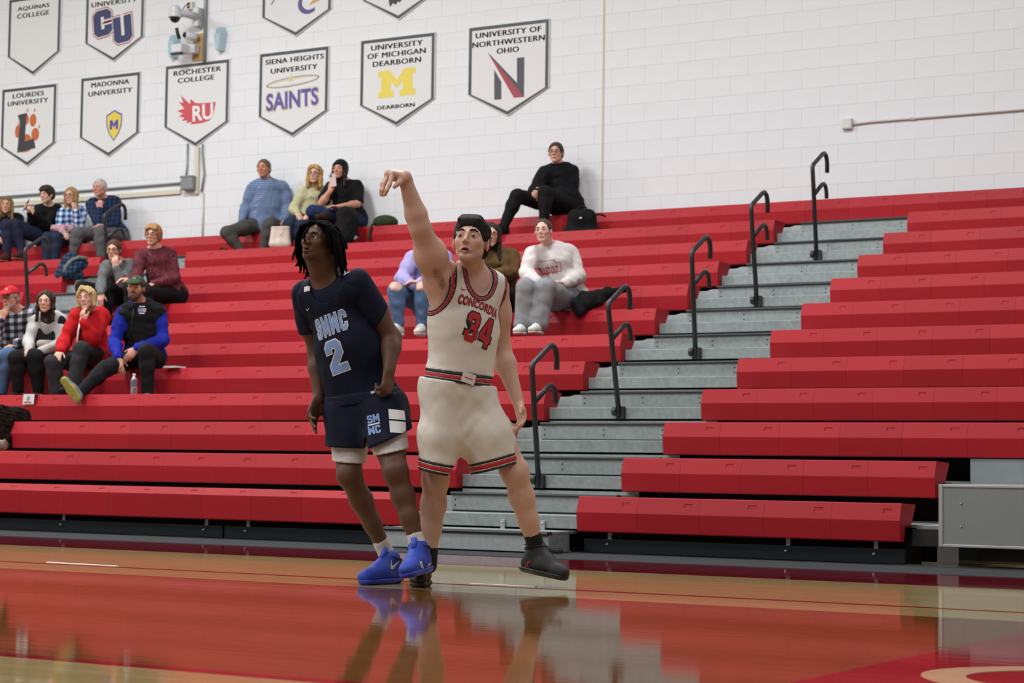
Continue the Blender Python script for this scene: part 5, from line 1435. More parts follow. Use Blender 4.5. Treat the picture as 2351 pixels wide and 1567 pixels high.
PEOPLE['J'] = spectator('bearded man in green cap, black vest and royal blue hoodie with one leg outstretched', 5, 332,
    dict(head=(312, 661, .2), N=(321, 696, .06), Sa=(283, 722, .1), Sb=(364, 718, -.04), Ea=(263, 783, .18), Wa=(271, 822, .40), Eb=(374, 782, .08), Wb=(314, 800, .42), Kb=(336, 806, .48), Ka=(242, 846, .52), Ab=(340, 908, .45), Aa=(181, 903, .70), Ta=(150, 862, .72), Ua=(160, 912, .88), Tb=(335, 935, .6)),
    (-6, 0, 3), .95, '#b98670', fat=1.05, shirt=C_ROYAL, pants=C_BLACK2, shoes=(cloth('grey_mesh_shoe', '#6a727c'), mat('yellow_green_sole', '#8f8d3c', .6, noise=.3, nscale=40)), hair='crop', hairc=hairmat('brown_crop', '#3a2a20'), beard='#4a3327', beard_amt=.95,
    hands=dict(a=dict(d=-UP * .8 + RGT * .25 + TWD * .3, n=-TWD, curl=.45), b=dict(d=-UP * .7 - RGT * .6 + TWD * .3, n=-TWD, curl=.6)), hood=True, vest=cloth('black_quilted_vest', '#111214'), hat=('cap', cloth('green_cap', '#3d4a36'), mat('cap_gold', '#b7a86a', .5)), seed=100, cuff=.97)
tJ, jJ, cJ, RJ, _ = PEOPLE['J']
bJ = bvh_of([o for o in tJ.children if o.name.startswith('vest')][0])
zp = [hit(bJ, px, py) for px, py in ((307, 708), (304, 730), (302, 752), (301, 775))]
if all(zp): MB().tube([q + TWD * .004 for q in zp], .005, 6).build('zipper', M_FRAME, tJ, True)
c = hit(bJ, 326, 711)
if c:
    decal(tJ, 'vest_emblem', fit(shape2d([[(0, 0), (1, 0), (1, .6), (0, .6)]]), w=.07, h=.035), mat('flag_blue', '#8d8fc0', .7), c, RGT, UP, bJ, .003)
    decal(tJ, 'vest_emblem', fit(shape2d([[(0, 0), (1, 0), (1, 1), (0, 1)]]), w=.03, h=.035), mat('flag_pink', '#c9a7b0', .7), c + RGT * .022, RGT, UP, bJ, .004)
    for dz_ in (.032, -.032): decal(tJ, 'vest_emblem', fit(shape2d([[(0, 0), (.4, .2), (.6, 0), (1, .2), (1, 1), (.5, .8), (0, 1)]]), w=.05, h=.012), M_PWHITE, c + UP * dz_, RGT, UP, bJ, .003)
# --- top row, middle
PEOPLE['K'] = spectator('heavy-set man in blue checked button shirt sitting on the top row', 12, 612,
    dict(head=(605, 387, .08), N=(612, 414, 0), Sa=(580, 434, .05), Sb=(650, 432, -.06), Ea=(564, 478, .05), Wa=(556, 506, .16), Eb=(662, 480, -.02), Wb=(655, 504, .12), Ka=(521, 534, .44), Kb=(618, 518, .40), Aa=(556, 578, .42), Ab=(603, 578, .42)),
    (-14, 2, 0), .95, '#bd8468', fat=1.22, shirt=plaid('blue_check', '#4a5c80', '#647798', '#8494b0', .022), pants=cloth('dark_grey_chino', '#474543'), shoes=(C_BLACK2, M_TAN), hair='crop', hairc=hairmat('brown_grey_hair', '#5f5040'), shirt_inf=.02,
    hands=dict(a=lap, b=lap), collar=cloth('blue_collar', '#4e6084'), seed=110, sflat=.8)
tK, jK = PEOPLE['K'][:2]
bK = bvh_of([o for o in tK.children if o.name.startswith('shirt')][0])
for k_, (px, py) in enumerate(((595, 430), (593, 444), (591, 458), (588, 472), (585, 486))):
    q = hit(bK, px, py)
    if q: MB().ball(q, .007, 5).build('button', M_PWHITE, tK)
PEOPLE['L'] = spectator('woman with wavy blonde hair, glasses and pale cream turtleneck sweater', 12, 715,
    dict(head=(723, 401, .1), N=(722, 428, .0), Sa=(695, 446, .05), Sb=(748, 442, -.06), Ea=(673, 480, .12), Wa=(684, 490, .28), Eb=(746, 484, .1), Wb=(712, 492, .3), Ka=(664, 516, .42), Kb=(694, 520, .42)),
    (-12, 4, 0), .90, '#d2a893', True, fat=1.15, shirt=cloth('cream_knit', '#b4b08c', noise=.25), pants=C_JEAN, shoes=(C_BLACK2, C_BLACK2), hair='wavy', hairc=hairmat('honey_hair', '#ad8b55'), glass=True, hands=dict(a=lap, b=lap), collar=cloth('cream_collar', '#b4b08c'), seed=120)
C_JEAN3 = cloth('royal_denim', '#1f2b4e')
PEOPLE['M'] = spectator('person in black beanie and black tee lifting a phone near the face', 12, 802,
    dict(head=(780, 390, .1), N=(790, 416, 0), Sa=(760, 432, .08), Sb=(820, 430, -.06), Ea=(739, 466, .26), Wa=(758, 438, .34), Eb=(820, 468, .1), Wb=(778, 474, .34), Ka=(718, 486, .44), Aa=(752, 488, .44), Kb=(790, 500, .44), Ab=(800, 568, .42)),
    (-20, 4, 4), .93, '#c48f78', True, fat=1.15, shirt=C_BLACK, sleeve=0, pants=C_JEAN3, shoes=(cloth('dark_brown_boot', '#33281f'), C_BLACK2), hair='long', hairc=hairmat('black_brown_hair', '#191413'), hat=('beanie', cloth('black_beanie', '#141416')),
    hands=dict(a=dict(d=UP * .8 + RGT * .3, n=-TWD + RGT * .3, curl=.9), b=dict(d=-RGT * .9 + TWD * .2, n=-UP, curl=.4)), seed=130, bulk=1.15)
# --- top row, right
PEOPLE['O'] = spectator('young man in black hoodie and glasses alone on the top row with clasped hands', 12, 1300,
    dict(head=(1276, 351, .05), N=(1284, 381, -.03), Sa=(1250, 400, .03), Sb=(1312, 396, -.08), Ea=(1228, 438, .15), Wa=(1242, 446, .32), Eb=(1312, 448, .04), Wb=(1252, 444, .30), Ka=(1187, 450, .42), Kb=(1252, 442, .42), Aa=(1158, 516, .44), Ab=(1250, 512, .46)),
    (-14, 2, 0), .95, '#cd9f89', shirt=cloth('black_fleece', '#101114'), pants=C_BLACK, shoes=(C_BLACK2, C_BLACK2), hair='short', hairc=hairmat('brown_short_hair', '#3c2d22'), glass=True, hood=True, shirt_inf=.026,
    hands=dict(a=dict(d=-RGT * .5 + TWD * .3 - UP * .1, n=RGT * .2 - TWD, curl=1.0), b=dict(d=-RGT * .9 + TWD * .2, n=-TWD, curl=1.0)), seed=140)
# --- seventh row, centre
C_SWEAT = cloth('grey_sweatpants', '#85888c', noise=.1)
PEOPLE['Q'] = spectator('girl in white long-sleeve shirt and wide grey sweatpants with hair tied back', 7, 1305,
    dict(head=(1247, 531, .2), N=(1263, 566, .06), Sa=(1222, 586, .1), Sb=(1309, 582, -.05), Ea=(1208, 628, .22), Wa=(1234, 646, .42), Eb=(1329, 634, .04), Wb=(1298, 650, .3), Ka=(1207, 660, .46), Kb=(1253, 660, .46), Aa=(1201, 745, .46), Ab=(1237, 743, .48), Ta=(1180, 775, .7), Tb=(1215, 775, .7)),
    (-16, 4, -3), .93, '#d3a898', True, shirt=cloth('white_cotton', '#cfc8c6', noise=.05), pants=C_SWEAT, shoes=(cloth('mint_white_shoe', '#c2cec6'), mat('white_sole', '#cfcdc6', .6)), hair='tied', hairc=hairmat('brown_tied_hair', '#46342a'), flare=.028, pant_inf=.022, cuff=.97, bulk=1.1, shirt_inf=.02,
    hands=dict(a=dict(d=RGT * .8 + TWD * .2, n=-UP, curl=.6), b=dict(d=-RGT * .9 + TWD * .2 + UP * .1, n=-UP, curl=.5)), seed=150, ankle_sock=M_SOCKW)
tQ, jQ = PEOPLE['Q'][:2]
bQ = bvh_of([o for o in tQ.children if o.name.startswith('shirt')][0]); c = hit(bQ, 1258, 618)
if c:
    M_PR = mat('red_shirt_print', '#b03237', .7); lq = (RGT + UP * .12)
    decal(tQ, 'shirt_print', fit(shape2d(text='FOULED OUT', bold=.03), w=.185, h=.070), M_PR, c - UP * .012, lq, UP, bQ, .003)
    fr = [[(-.118, -.03), (.118, -.03), (.118, .052), (.07, .052), (.07, .078), (-.105, .078), (-.105, .052), (-.118, .052)], [(-.114, -.026), (.114, -.026), (.114, .048), (.066, .048), (.066, .074), (-.101, .074), (-.101, .048), (-.114, .048)]]
    decal(tQ, 'shirt_print_frame', shape2d(fr), M_PR, c, lq, UP, bQ, .003)
PEOPLE['R'] = spectator('girl with very long dark hair and brown sweater partly hidden behind the shooter', 7, 1150,
    dict(head=(1127, 540, .14), N=(1136, 573, .03), Sa=(1098, 594, .08), Sb=(1175, 590, -.04), Ea=(1088, 634, .2), Wa=(1120, 634, .36), Eb=(1178, 628, .1), Wb=(1124, 630, .4), Ka=(1102, 664, .44), Kb=(1146, 664, .42)),
    (4, 0, 0), .92, '#cb9d88', True, shirt=cloth('brown_fleece', '#5e4629'), pants=C_BLACK, shoes=(C_BLACK2, C_BLACK2), hair='longer', hairc=hairmat('very_dark_hair', '#211815'), glass=True, shirt_inf=.024, hands=dict(a=lap, b=lap), seed=160)
C_LAV = cloth('lavender_fleece', '#a29acb'); C_RIP = cloth('ripped_denim', '#4f6a8c', noise=.35)
PEOPLE['S'] = spectator('girl in lavender hoodie and ripped jeans with folded arms behind the raised arm', 7, 990,
    dict(head=(979, 549, .2), N=(984, 578, .08), Sa=(946, 596, .12), Sb=(1021, 594, -.01), Ea=(922, 640, .26), Wa=(950, 656, .42), Eb=(1028, 642, .14), Wb=(962, 648, .44), Ka=(909, 668, .46), Kb=(970, 666, .44), Aa=(915, 748, .46), Ab=(968, 748, .44), Tb=(955, 775, .7)),
    (-8, -2, 0), .92, '#cd9f8a', True, shirt=C_LAV, pants=C_RIP, shoes=(cloth('white_shoe', '#c9c6c0'), mat('white_sole', '#cfcdc6', .6)), hair='short', hairc=hairmat('dark_short_hair', '#231a17'), shirt_inf=.024, hands=dict(a=dict(d=RGT * .9, n=-UP, curl=.4), b=dict(d=-RGT * .9, n=-UP, curl=.4)), seed=170, hood=True)
tS, jS = PEOPLE['S'][:2]
for K in (jS['Ka'], jS['Kb']):
    s_ = SDF(); s_.ell(K + TWD * .02 + UP * .02, (.066, .066, .064), k=.01)
    vf = s_.mesh(.009, noise=wrinkle(172, .004, 14)); np_obj('torn_knee', vf, M_SKIN, tS, np.tile(np.array(lin('#cfa796')), (len(vf[0]), 1)))

# ------------------------------------------------------------------ conference banners on the wall
M_BAN = mat('banner_white', '#d4d6d6', .55); M_BORD = mat('banner_border', '#3b4245', .5); M_BTXT = mat('banner_text', '#35393b', .6)
def C_(n, c): return mat('print_' + n, c, .6)
BYW = WALL_Y - .022
XAX = V((1, 0, 0))
def banner(label, x0p, x1p, ytop=None, yside=None, lines=(), W=1.06, H=.775, T=.285):
    """pennant board; x0p,x1p left and right edges; ytop = (left,right) rows of the top edge, or yside of the lower corners"""
    if ytop: a, b = at_y(x0p, ytop[0], BYW), at_y(x1p, ytop[1], BYW); zt_ = (a.z + b.z) / 2
    else: a, b = at_y(x0p, yside[0], BYW), at_y(x1p, yside[1], BYW); zt_ = (a.z + b.z) / 2 + H
    x0, x1 = a.x, b.x; xc = (x0 + x1) / 2; w_ = (x1 - x0) / 2
    t = thing('banner', (xc, BYW, zt_ - H - T), label, 'banner', 'college banners')
    out = [(-w_, 0), (w_, 0), (w_, -H), (0, -H - T), (-w_, -H)]
    P = lambda s_, o: [(xc + p[0] * s_, zt_ + p[1]) for p in o]
    MB().prism([(xc + p[0], zt_ + p[1]) for p in out], BYW, WALL_Y - .007, axis=1).build('panel', M_BAN, t)
    m = .012; bw = .034
    def inset(d): return [(-w_ + d, -d), (w_ - d, -d), (w_ - d, -H + d * -.02 - d * .0), (0, -H - T + d * 1.13), (-w_ + d, -H - d * .02)]
    o1, o2 = inset(m), inset(m + bw); mb = MB()
    for q in range(5):
        r = (q + 1) % 5; mb.prism([(xc + o1[q][0], zt_ + o1[q][1]), (xc + o1[r][0], zt_ + o1[r][1]), (xc + o2[r][0], zt_ + o2[r][1]), (xc + o2[q][0], zt_ + o2[q][1])], BYW - .006, BYW, axis=1)
    mb.build('border', M_BORD, t)
    def pt(px, py): q = at_y(px, py, BYW); return V((q.x, BYW, q.z))
    for tx, px, py, wpx, h in lines:
        c = pt(px, py + 3); wm = wpx / (x1p - x0p) * (x1 - x0)
        vs, fs = fit(shape2d(text=tx, spacing=1.08), w=wm, h=h)
        nw = len(tx.split()); xs = sorted((min(vs[i][0] for i in f), max(vs[i][0] for i in f)) for f in fs); gaps = []; r_ = xs[0][1]
        for a_, b_ in xs:
            if a_ > r_: gaps.append((a_ - r_, (a_ + r_) / 2))
            r_ = max(r_, b_)
        cuts = sorted(g_[1] for g_ in sorted(gaps)[-(nw - 1):]) if nw > 1 else []
        for q in range(nw):          # every word is a part of its own
            lo_ = -9 if q == 0 else cuts[q - 1]; hi_ = 9 if q == nw - 1 else cuts[q]
            sel = [f for f in fs if lo_ < sum(vs[i][0] for i in f) / len(f) < hi_]
            use = sorted({i for f in sel for i in f}); mp_ = {i: n_ for n_, i in enumerate(use)}
            nu = len(use); vv = [(vs[i][0] + e_, vs[i][1]) for e_ in (-.0045, 0, .0045) for i in use]; ff = [tuple(mp_[i] + z_ * nu for i in f) for z_ in range(3) for f in sel]   # stroke thickened sideways
            decal(t, 'lettering', (vv, ff), M_BTXT, c, XAX, UP, None, .002)
    return t, pt, (x1 - x0) / (x1p - x0p)
LH = .062
t, pt, k_ = banner('pennant banner lettered AQUINAS COLLEGE in the upper left corner', 17, 138, yside=(135, 112), lines=[('AQUINAS', 77, 14, 72, LH), ('COLLEGE', 76, 30, 73, LH)])
t, pt, k_ = banner('pennant banner with red and navy CU monogram', 195, 330, yside=(102, 80), lines=[('UNIVERSITY', 262, 2, 104, LH)])
sl = (XAX + UP * .12)
for dx, dy, g_ in ((-25, -4, 'C'), (21, 10, 'U')):
    c = pt(261 + dx, 57 + dy)
    for bold, w_, h_, m, o_ in ((.22, .36, .40, C_('cu_red', '#a83a48'), .002), (.13, .335, .372, M_PWHITE, .003), (.05, .31, .345, C_('cu_navy', '#2f3560'), .004)):
        decal(t, 'emblem', fit(shape2d(GLY[g_], bold=bold), w=w_, h=h_), m, c, sl, UP + XAX * .18, None, o_)
t, pt, k_ = banner('pennant banner with purple curved mark, cut by the top edge left of centre', 601, 761, yside=(42, 18))
arcp = [(math.cos(a), math.sin(a)) for a in [math.radians(100 + 215 * q / 20) for q in range(21)]] + [(.12 + .72 * math.cos(a), .1 + .72 * math.sin(a)) for a in [math.radians(315 - 215 * q / 20) for q in range(21)]]
decal(t, 'emblem', fit(shape2d([arcp]), w=.26, h=.26), C_('purple', '#564e86'), pt(704, 8), XAX, UP, None, .002)
decal(t, 'emblem', fit(shape2d([[(0, 0), (1, .45), (.9, .75), (.35, .5)]]), w=.17, h=.09), C_('gold', '#b99a55'), pt(722, 3), XAX, UP, None, .003)
decal(t, 'emblem', fit(shape2d([[(0, 0), (.5, 1), (.62, 1), (.2, .1)]]), w=.09, h=.10), C_('purple', '#564e86'), pt(628, 2), XAX, UP, None, .002)
t, pt, k_ = banner('pennant banner with black jagged mark, cut by the top edge at centre', 832, 1001, yside=(3, -22))
decal(t, 'emblem', fit(shape2d([[(0, .6), (.1, 0), (.3, .35), (.45, .12), (.6, .42), (.75, .3), (1, 1), (.2, 1)]]), w=.22, h=.13), M_BTXT, pt(910, 2), XAX, UP, None, .002)
t, pt, k_ = banner('pennant banner lettered LOURDES UNIVERSITY with orange paw', 5, 131, ytop=(205, 190), lines=[('LOURDES', 65, 214, 71, LH), ('UNIVERSITY', 64, 231, 92, LH)])
C_OR = C_('orange', '#b8602f'); C_CH = C_('charcoal', '#33353a')
def ellp(rx, ry, n=20): return [(rx * math.cos(2 * math.pi * q / n), ry * math.sin(2 * math.pi * q / n)) for q in range(n)]
for px, py, rx, ry in ((41, 302, .05, .085), (59, 274, .058, .075), (76, 276, .06, .085), (81, 308, .07, .085), (56, 340, .13, .055), (60, 325, .10, .10)):
    decal(t, 'emblem', shape2d([ellp(rx, ry)]), C_OR, pt(px, py), XAX, UP, None, .002)
for px, py in ((43, 283), (63, 251), (80, 251), (90, 289)): decal(t, 'emblem', fit(shape2d([[(0, 0), (1, 0), (.7, 1)]]), w=.035, h=.055), C_OR, pt(px, py), XAX, UP, None, .002)
decal(t, 'emblem', fit(shape2d([[(0, 0), (.22, .78), (.12, 1), (.62, 1), (.55, .86), (.42, .25), (.9, .28), (.98, .02)]]), w=.33, h=.50), C_CH, pt(59, 303), XAX + UP * .1, UP, None, .004)
t, pt, k_ = banner('pennant banner lettered MADONNA UNIVERSITY with yellow and blue shield', 186, 323, ytop=(181, 161), lines=[('MADONNA', 253, 188, 86, LH), ('UNIVERSITY', 253, 208, 100, LH)])
shd = [(-.5, .42), (-.28, .5), (0, .62), (.28, .5), (.5, .42), (.48, -.05), (.3, -.42), (0, -.72), (-.3, -.42), (-.48, -.05)]
decal(t, 'emblem', fit(shape2d([shd], bold=.05), w=.27, h=.40), C_('shield_blue', '#39479a'), pt(262, 288), XAX, UP, None, .002)
decal(t, 'emblem', fit(shape2d([shd]), w=.235, h=.36), C_('shield_yellow', '#d9c24a'), pt(262, 288), XAX, UP, None, .003)
decal(t, 'emblem', fit(shape2d(GLY['M']), w=.14, h=.12), C_('shield_blue', '#39479a'), pt(262, 286), XAX, UP + XAX * .2, None, .004)
t, pt, k_ = banner('pennant banner lettered ROCHESTER COLLEGE with red winged RU, below the wall camera', 380, 528, ytop=(152, 133), lines=[('ROCHESTER', 453, 160, 108, LH), ('COLLEGE', 450, 178, 83, LH)])
C_RU = C_('ru_red', '#c24a52')
wing = [(.05, 1), (.12, .74), (.0, .78), (.14, .55), (-.06, .52), (.10, .40), (-.02, .34), (.14, .26), (.06, .18), (.22, .16), (.18, .08), (.34, .10), (.30, .02), (.6, .0), (.82, .04), (.92, .2), (1, .58), (.62, .62), (.45, .66), (.32, .82), (.30, .66), (.16, .84)]
decal(t, 'emblem', fit(shape2d([wing]), w=.62, h=.40), C_RU, pt(451, 248), XAX + UP * .06, UP, None, .002)
decal(t, 'emblem', fit(shape2d(text='RU', bold=.03), w=.33, h=.20), M_PWHITE, pt(466, 258), XAX + UP * .05, UP + XAX * .1, None, .004)
t, pt, k_ = banner('pennant banner lettered SIENA HEIGHTS UNIVERSITY with purple SAINTS', 596, 756, ytop=(123, 104), lines=[('SIENA HEIGHTS', 676, 133, 133, LH), ('UNIVERSITY', 675, 155, 106, LH)])
C_PU = C_('saints_purple', '#5a4f9a'); C_CR = C_('saints_cream', '#c9c08f')
for rx, ry, m, o_ in ((.40, .058, C_PU, .002), (.385, .050, C_CR, .003)):
    decal(t, 'emblem', shape2d([ellp(rx, ry, 40), ellp(rx - .022, ry - .018, 40)]), m, pt(672, 187), XAX + UP * .06, UP, None, o_)
star = [((.055 if q % 2 == 0 else .023) * math.sin(math.pi * q / 5), (.055 if q % 2 == 0 else .023) * math.cos(math.pi * q / 5)) for q in range(10)]
decal(t, 'emblem', shape2d([star]), C_CR, pt(669, 179), XAX, UP, None, .004)
decal(t, 'emblem', fit(shape2d(text='SAINTS', bold=.05, spacing=1.02), w=.81, h=.245), C_CR, pt(671, 228), XAX + UP * .03, UP, None, .002)
decal(t, 'emblem', fit(shape2d(text='SAINTS', bold=.03, spacing=1.02), w=.785, h=.215), C_PU, pt(671, 228), XAX + UP * .03, UP, None, .004)
t, pt, k_ = banner('pennant banner lettered UNIVERSITY OF MICHIGAN DEARBORN with yellow block M', 828, 1000, ytop=(93, 72), lines=[('UNIVERSITY', 911, 101, 118, LH), ('OF MICHIGAN', 910, 120, 133, LH), ('DEARBORN', 911, 139, 110, LH), ('DEARBORN', 909, 241, 85, .045)])
bm_m = [(0, 0), (.42, 0), (.42, .22), (.34, .22), (.34, .58), (.5, .3), (.66, .58), (.66, .22), (.58, .22), (.58, 0), (1, 0), (1, .22), (.92, .22), (.92, .78), (1, .78), (1, 1), (.7, 1), (.5, .62), (.3, 1), (0, 1), (0, .78), (.08, .78), (.08, .22), (0, .22)]
decal(t, 'emblem', fit(shape2d([bm_m]), w=.525, h=.32), C_('maize', '#dcca55'), pt(911, 190), XAX + UP * .015, UP, None, .002)
t, pt, k_ = banner('rightmost pennant banner lettered UNIVERSITY OF NORTHWESTERN OHIO with black and red N', 1076, 1262, ytop=(62, 42), lines=[('UNIVERSITY OF', 1167, 71, 150, LH), ('NORTHWESTERN', 1167, 92, 165, LH), ('OHIO', 1166, 112, 50, LH)])
for pl, m, o_ in (([[(1135, 160), (1151, 188), (1151, 228), (1135, 229)]], C_('n_black', '#4a4a52'), .002), ([[(1120, 120), (1187, 190), (1187, 133), (1204, 131), (1203, 222), (1180, 224)]], C_('n_black', '#4a4a52'), .002), ([[(1120, 120), (1203, 222), (1180, 224)]], C_('n_red', '#9a4048'), .004)):
    c = pt(1165, 175); q = [[((pt(*p) - c).x, (pt(*p) - c).z) for p in pl[0]]]
    decal(t, 'emblem', shape2d(q), m, c, XAX, UP, None, o_)

# ------------------------------------------------------------------ wall services
M_CREAMP = mat('cream_raceway', '#cbc7b2', .5); M_COND = mat('grey_conduit', '#8b9294', .45, metal=.3); M_BOXG = mat('grey_box', '#7d8384', .5)
def wpt(px, py, off=.03): return at_y(px, py, WALL_Y - off)
a, b = wpt(453, 337), wpt(452, 445)
t = thing('cable_raceway', (a.x, WALL_Y, b.z), 'cream vertical cable raceway below the Rochester banner', 'raceway')
MB().bbox((a.x - .03, WALL_Y - .04, b.z), (a.x + .03, WALL_Y - .008, a.z), .004).build('channel', M_CREAMP, t)
a, b = wpt(-60, 474), wpt(418, 437)
zc = (wpt(100, 465).z + wpt(400, 438).z) / 2
t = thing('cable_raceway', (b.x, WALL_Y, zc), 'cream horizontal cable raceway behind the heads of the far left spectators', 'raceway')
MB().bbox((a.x, WALL_Y - .035, zc - .03), (b.x - .03, WALL_Y - .008, zc + .03), .004).build('channel', M_CREAMP, t)
def conduit(label, pts, r=.014, m=M_COND, clips=()):
    t = thing('conduit', pts[-1], label, 'conduit', 'wall conduits'); MB().tube(pts, r, 10).build('pipe', m, t, True)
    for c in clips: MB().bbox((c[0] - .03, WALL_Y - .03, c[1] - .012), (c[0] + .03, WALL_Y - .007, c[1] + .012), .003).build('strap', m, t)
z1 = (wpt(100, 448).z + wpt(400, 417).z) / 2; xj = wpt(437, 421).x
conduit('grey horizontal conduit running left from the grey junction box', [V((a.x, WALL_Y - .03, z1)), V((xj - .09, WALL_Y - .03, z1))], clips=((wpt(295, 424).x, z1),))
q0, q1, q2 = wpt(430, 329), wpt(431, 385), wpt(427, 404)
conduit('thin grey conduit dropping from the Rochester banner to the left top of the junction box', [V((q0.x, WALL_Y - .025, q0.z)), V((q0.x, WALL_Y - .025, q1.z)), V((q2.x, WALL_Y - .03, q2.z))], .011)
q0, q1 = wpt(464, 330), wpt(468, 400)
conduit('grey conduit curving down right of the cream raceway', [V((q0.x, WALL_Y - .025, q0.z)), V((q0.x, WALL_Y - .025, q0.z - .1)), V((q1.x, WALL_Y - .025, q1.z)), V((wpt(462, 440).x, WALL_Y - .025, wpt(462, 440).z))], .012)
q0 = wpt(471, 60); conduit('tall grey conduit rising past the wall camera to the top edge', [V((q0.x, WALL_Y - .03, wpt(470, 142).z)), V((q0.x, WALL_Y - .03, 7.1))], .022)
q0 = wpt(465, 470); conduit('thin cream conduit from the junction box down to the top bench', [V((q0.x, WALL_Y - .02, q0.z + .15)), V((q0.x, WALL_Y - .02, zt(12) + .005))], .010, M_CREAMP)
q0 = wpt(437, 421)
t = thing('junction_box', (q0.x, WALL_Y, q0.z), 'square grey junction box on the wall where the conduits meet', 'electrical box')
MB().bbox((q0.x - .10, WALL_Y - .10, q0.z - .085), (q0.x + .10, WALL_Y - .008, q0.z + .085), .006).build('case', M_BOXG, t); MB().bbox((q0.x - .106, WALL_Y - .112, q0.z + .07), (q0.x + .106, WALL_Y - .10, q0.z + .09), .003).build('lid_lip', M_BOXG, t)
MB().bbox((q0.x - .09, WALL_Y - .106, q0.z - .075), (q0.x + .09, WALL_Y - .10, q0.z + .068), .002).build('cover', M_BOXG, t)
q0 = wpt(1945, 284)
t = thing('junction_box', (q0.x, WALL_Y, q0.z), 'small white outlet box alone on the right part of the wall', 'electrical box')
M_WB = mat('white_box', '#cfcfcb', .5)
MB().bbox((q0.x - .055, WALL_Y - .05, q0.z - .055), (q0.x + .055, WALL_Y - .008, q0.z + .055), .008).build('case', M_WB, t); MB().bbox((q0.x - .045, WALL_Y - .054, q0.z - .045), (q0.x + .045, WALL_Y - .05, q0.z + .045), .001).build('cover', M_WB, t)
conduit('thin painted conduit running right from the small white outlet box', [V((q0.x + .05, WALL_Y - .02, q0.z - .01)), V((q0.x + .25, WALL_Y - .02, q0.z + .0)), V((q0.x + 3.5, WALL_Y - .02, q0.z + .0))], .010, mat('painted_conduit', '#b5aba4', .5), ((q0.x + .7, q0.z),))
q0 = wpt(437, 13)
t = thing('wall_socket', (q0.x, WALL_Y, q0.z), 'cream double power socket with plug above the wall camera', 'socket')
MB().bbox((q0.x - .045, WALL_Y - .05, q0.z - .05), (q0.x + .045, WALL_Y - .008, q0.z + .05), .006).build('case', M_CREAMP, t)
for dz in (-.02, .02): MB().bbox((q0.x - .03, WALL_Y - .062, q0.z + dz - .012), (q0.x + .01, WALL_Y - .05, q0.z + dz + .012), .003).build('plug', M_RUBBER, t)
MB().tube([V((q0.x - .02, WALL_Y - .06, q0.z + .02)), V((q0.x - .06, WALL_Y - .08, q0.z - .02)), V((q0.x - .07, WALL_Y - .1, q0.z - .12))], .006, 6).build('cable', M_RUBBER, t, True)
q0 = wpt(455, 95)
t = thing('mounting_board', (q0.x, WALL_Y, q0.z), 'bare plywood board on the wall behind the white cameras', 'board')
MB().bbox((q0.x - .09, WALL_Y - .026, q0.z - .24), (q0.x + .09, WALL_Y - .008, q0.z + .10), .003).build('sheet', mat('plywood', '#b0905a', .7, noise=.3, nscale=12, stretch=(6, 1, 1)), t)
# dome camera on an arm
M_CAMW = mat('camera_white', '#c4c6c8', .4); M_DOME = mat('smoked_dome', '#101012', .12)
q0 = wpt(455, 42); cz_ = q0.z
t = thing('dome_camera', (q0.x, WALL_Y, cz_), 'white dome security camera with black dome on a wall arm', 'camera')
MB().bbox((q0.x - .02, WALL_Y - .12, cz_ - .12), (q0.x + .07, WALL_Y - .008, cz_ + .12), .01).build('wall_plate', M_CAMW, t)
cd = V((q0.x - .04, WALL_Y - .42, cz_ + .0))
MB().tube([V((q0.x + .04, WALL_Y - .10, cz_ + .0)), V((q0.x + .0, WALL_Y - .28, cz_ + .01)), cd], [.05, .045, .05], 12).build('arm', M_CAMW, t, True)
prof = [(.0, .085), (.045, .085), (.068, .06), (.072, .02), (.082, -.02), (.085, -.06), (.068, -.065)]
mb = MB(); n_ = 20
for q in range(len(prof) - 1):
    for k2_ in range(n_):
        a0, a1 = 2 * math.pi * k2_ / n_, 2 * math.pi * (k2_ + 1) / n_
        f = lambda r, z, a_: cd + V((r * math.cos(a_), r * math.sin(a_), z))
        mb.add([f(*prof[q], a0), f(*prof[q], a1), f(*prof[q + 1], a1), f(*prof[q + 1], a0)], [(0, 1, 2, 3)])
mb.build('hood', M_CAMW, t, True)
MB().ball(cd + V((0, 0, -.065)), .066, 8).build('dome', M_DOME, t, True)
q0 = wpt(452, 88)
t = thing('bullet_camera', (q0.x, WALL_Y, q0.z), 'small white bullet camera with black lens on the plywood board', 'camera')
MB().tube([V((q0.x + .02, WALL_Y - .06, q0.z)), V((q0.x + .01, WALL_Y - .10, q0.z)), V((q0.x - .03, WALL_Y - .22, q0.z + .01))], [.045, .05, .045], 14).build('body', M_CAMW, t, True)
MB().tube([V((q0.x - .031, WALL_Y - .222, q0.z + .01)), V((q0.x - .033, WALL_Y - .232, q0.z + .01))], .033, 14).build('lens', M_DOME, t, True)
MB().tube([V((q0.x - .10, WALL_Y - .3, q0.z + .09)), V((q0.x - .10, WALL_Y - .28, q0.z + .03)), V((q0.x - .09, WALL_Y - .25, q0.z - .04))], .022, 8).build('cable_gland', M_RUBBER, t, True)
q0 = wpt(440, 118)
t = thing('access_point', (q0.x, WALL_Y, q0.z), 'white boxy wall device with small violet lamp and black bar above Rochester banner', 'device')
MB().bbox((q0.x - .11, WALL_Y - .30, q0.z - .06), (q0.x + .06, WALL_Y - .12, q0.z + .05), .012).build('case', M_CAMW, t)
MB().bbox((q0.x + .02, WALL_Y - .14, q0.z - .05), (q0.x + .13, WALL_Y - .03, q0.z + .07), .012).build('bracket', M_CAMW, t)
MB().bbox((q0.x - .06, WALL_Y - .303, q0.z - .035), (q0.x - .02, WALL_Y - .30, q0.z - .02), .001).build('status_lamp', mat('violet_lamp', '#a9a4ee', .4, emit=.8), t)
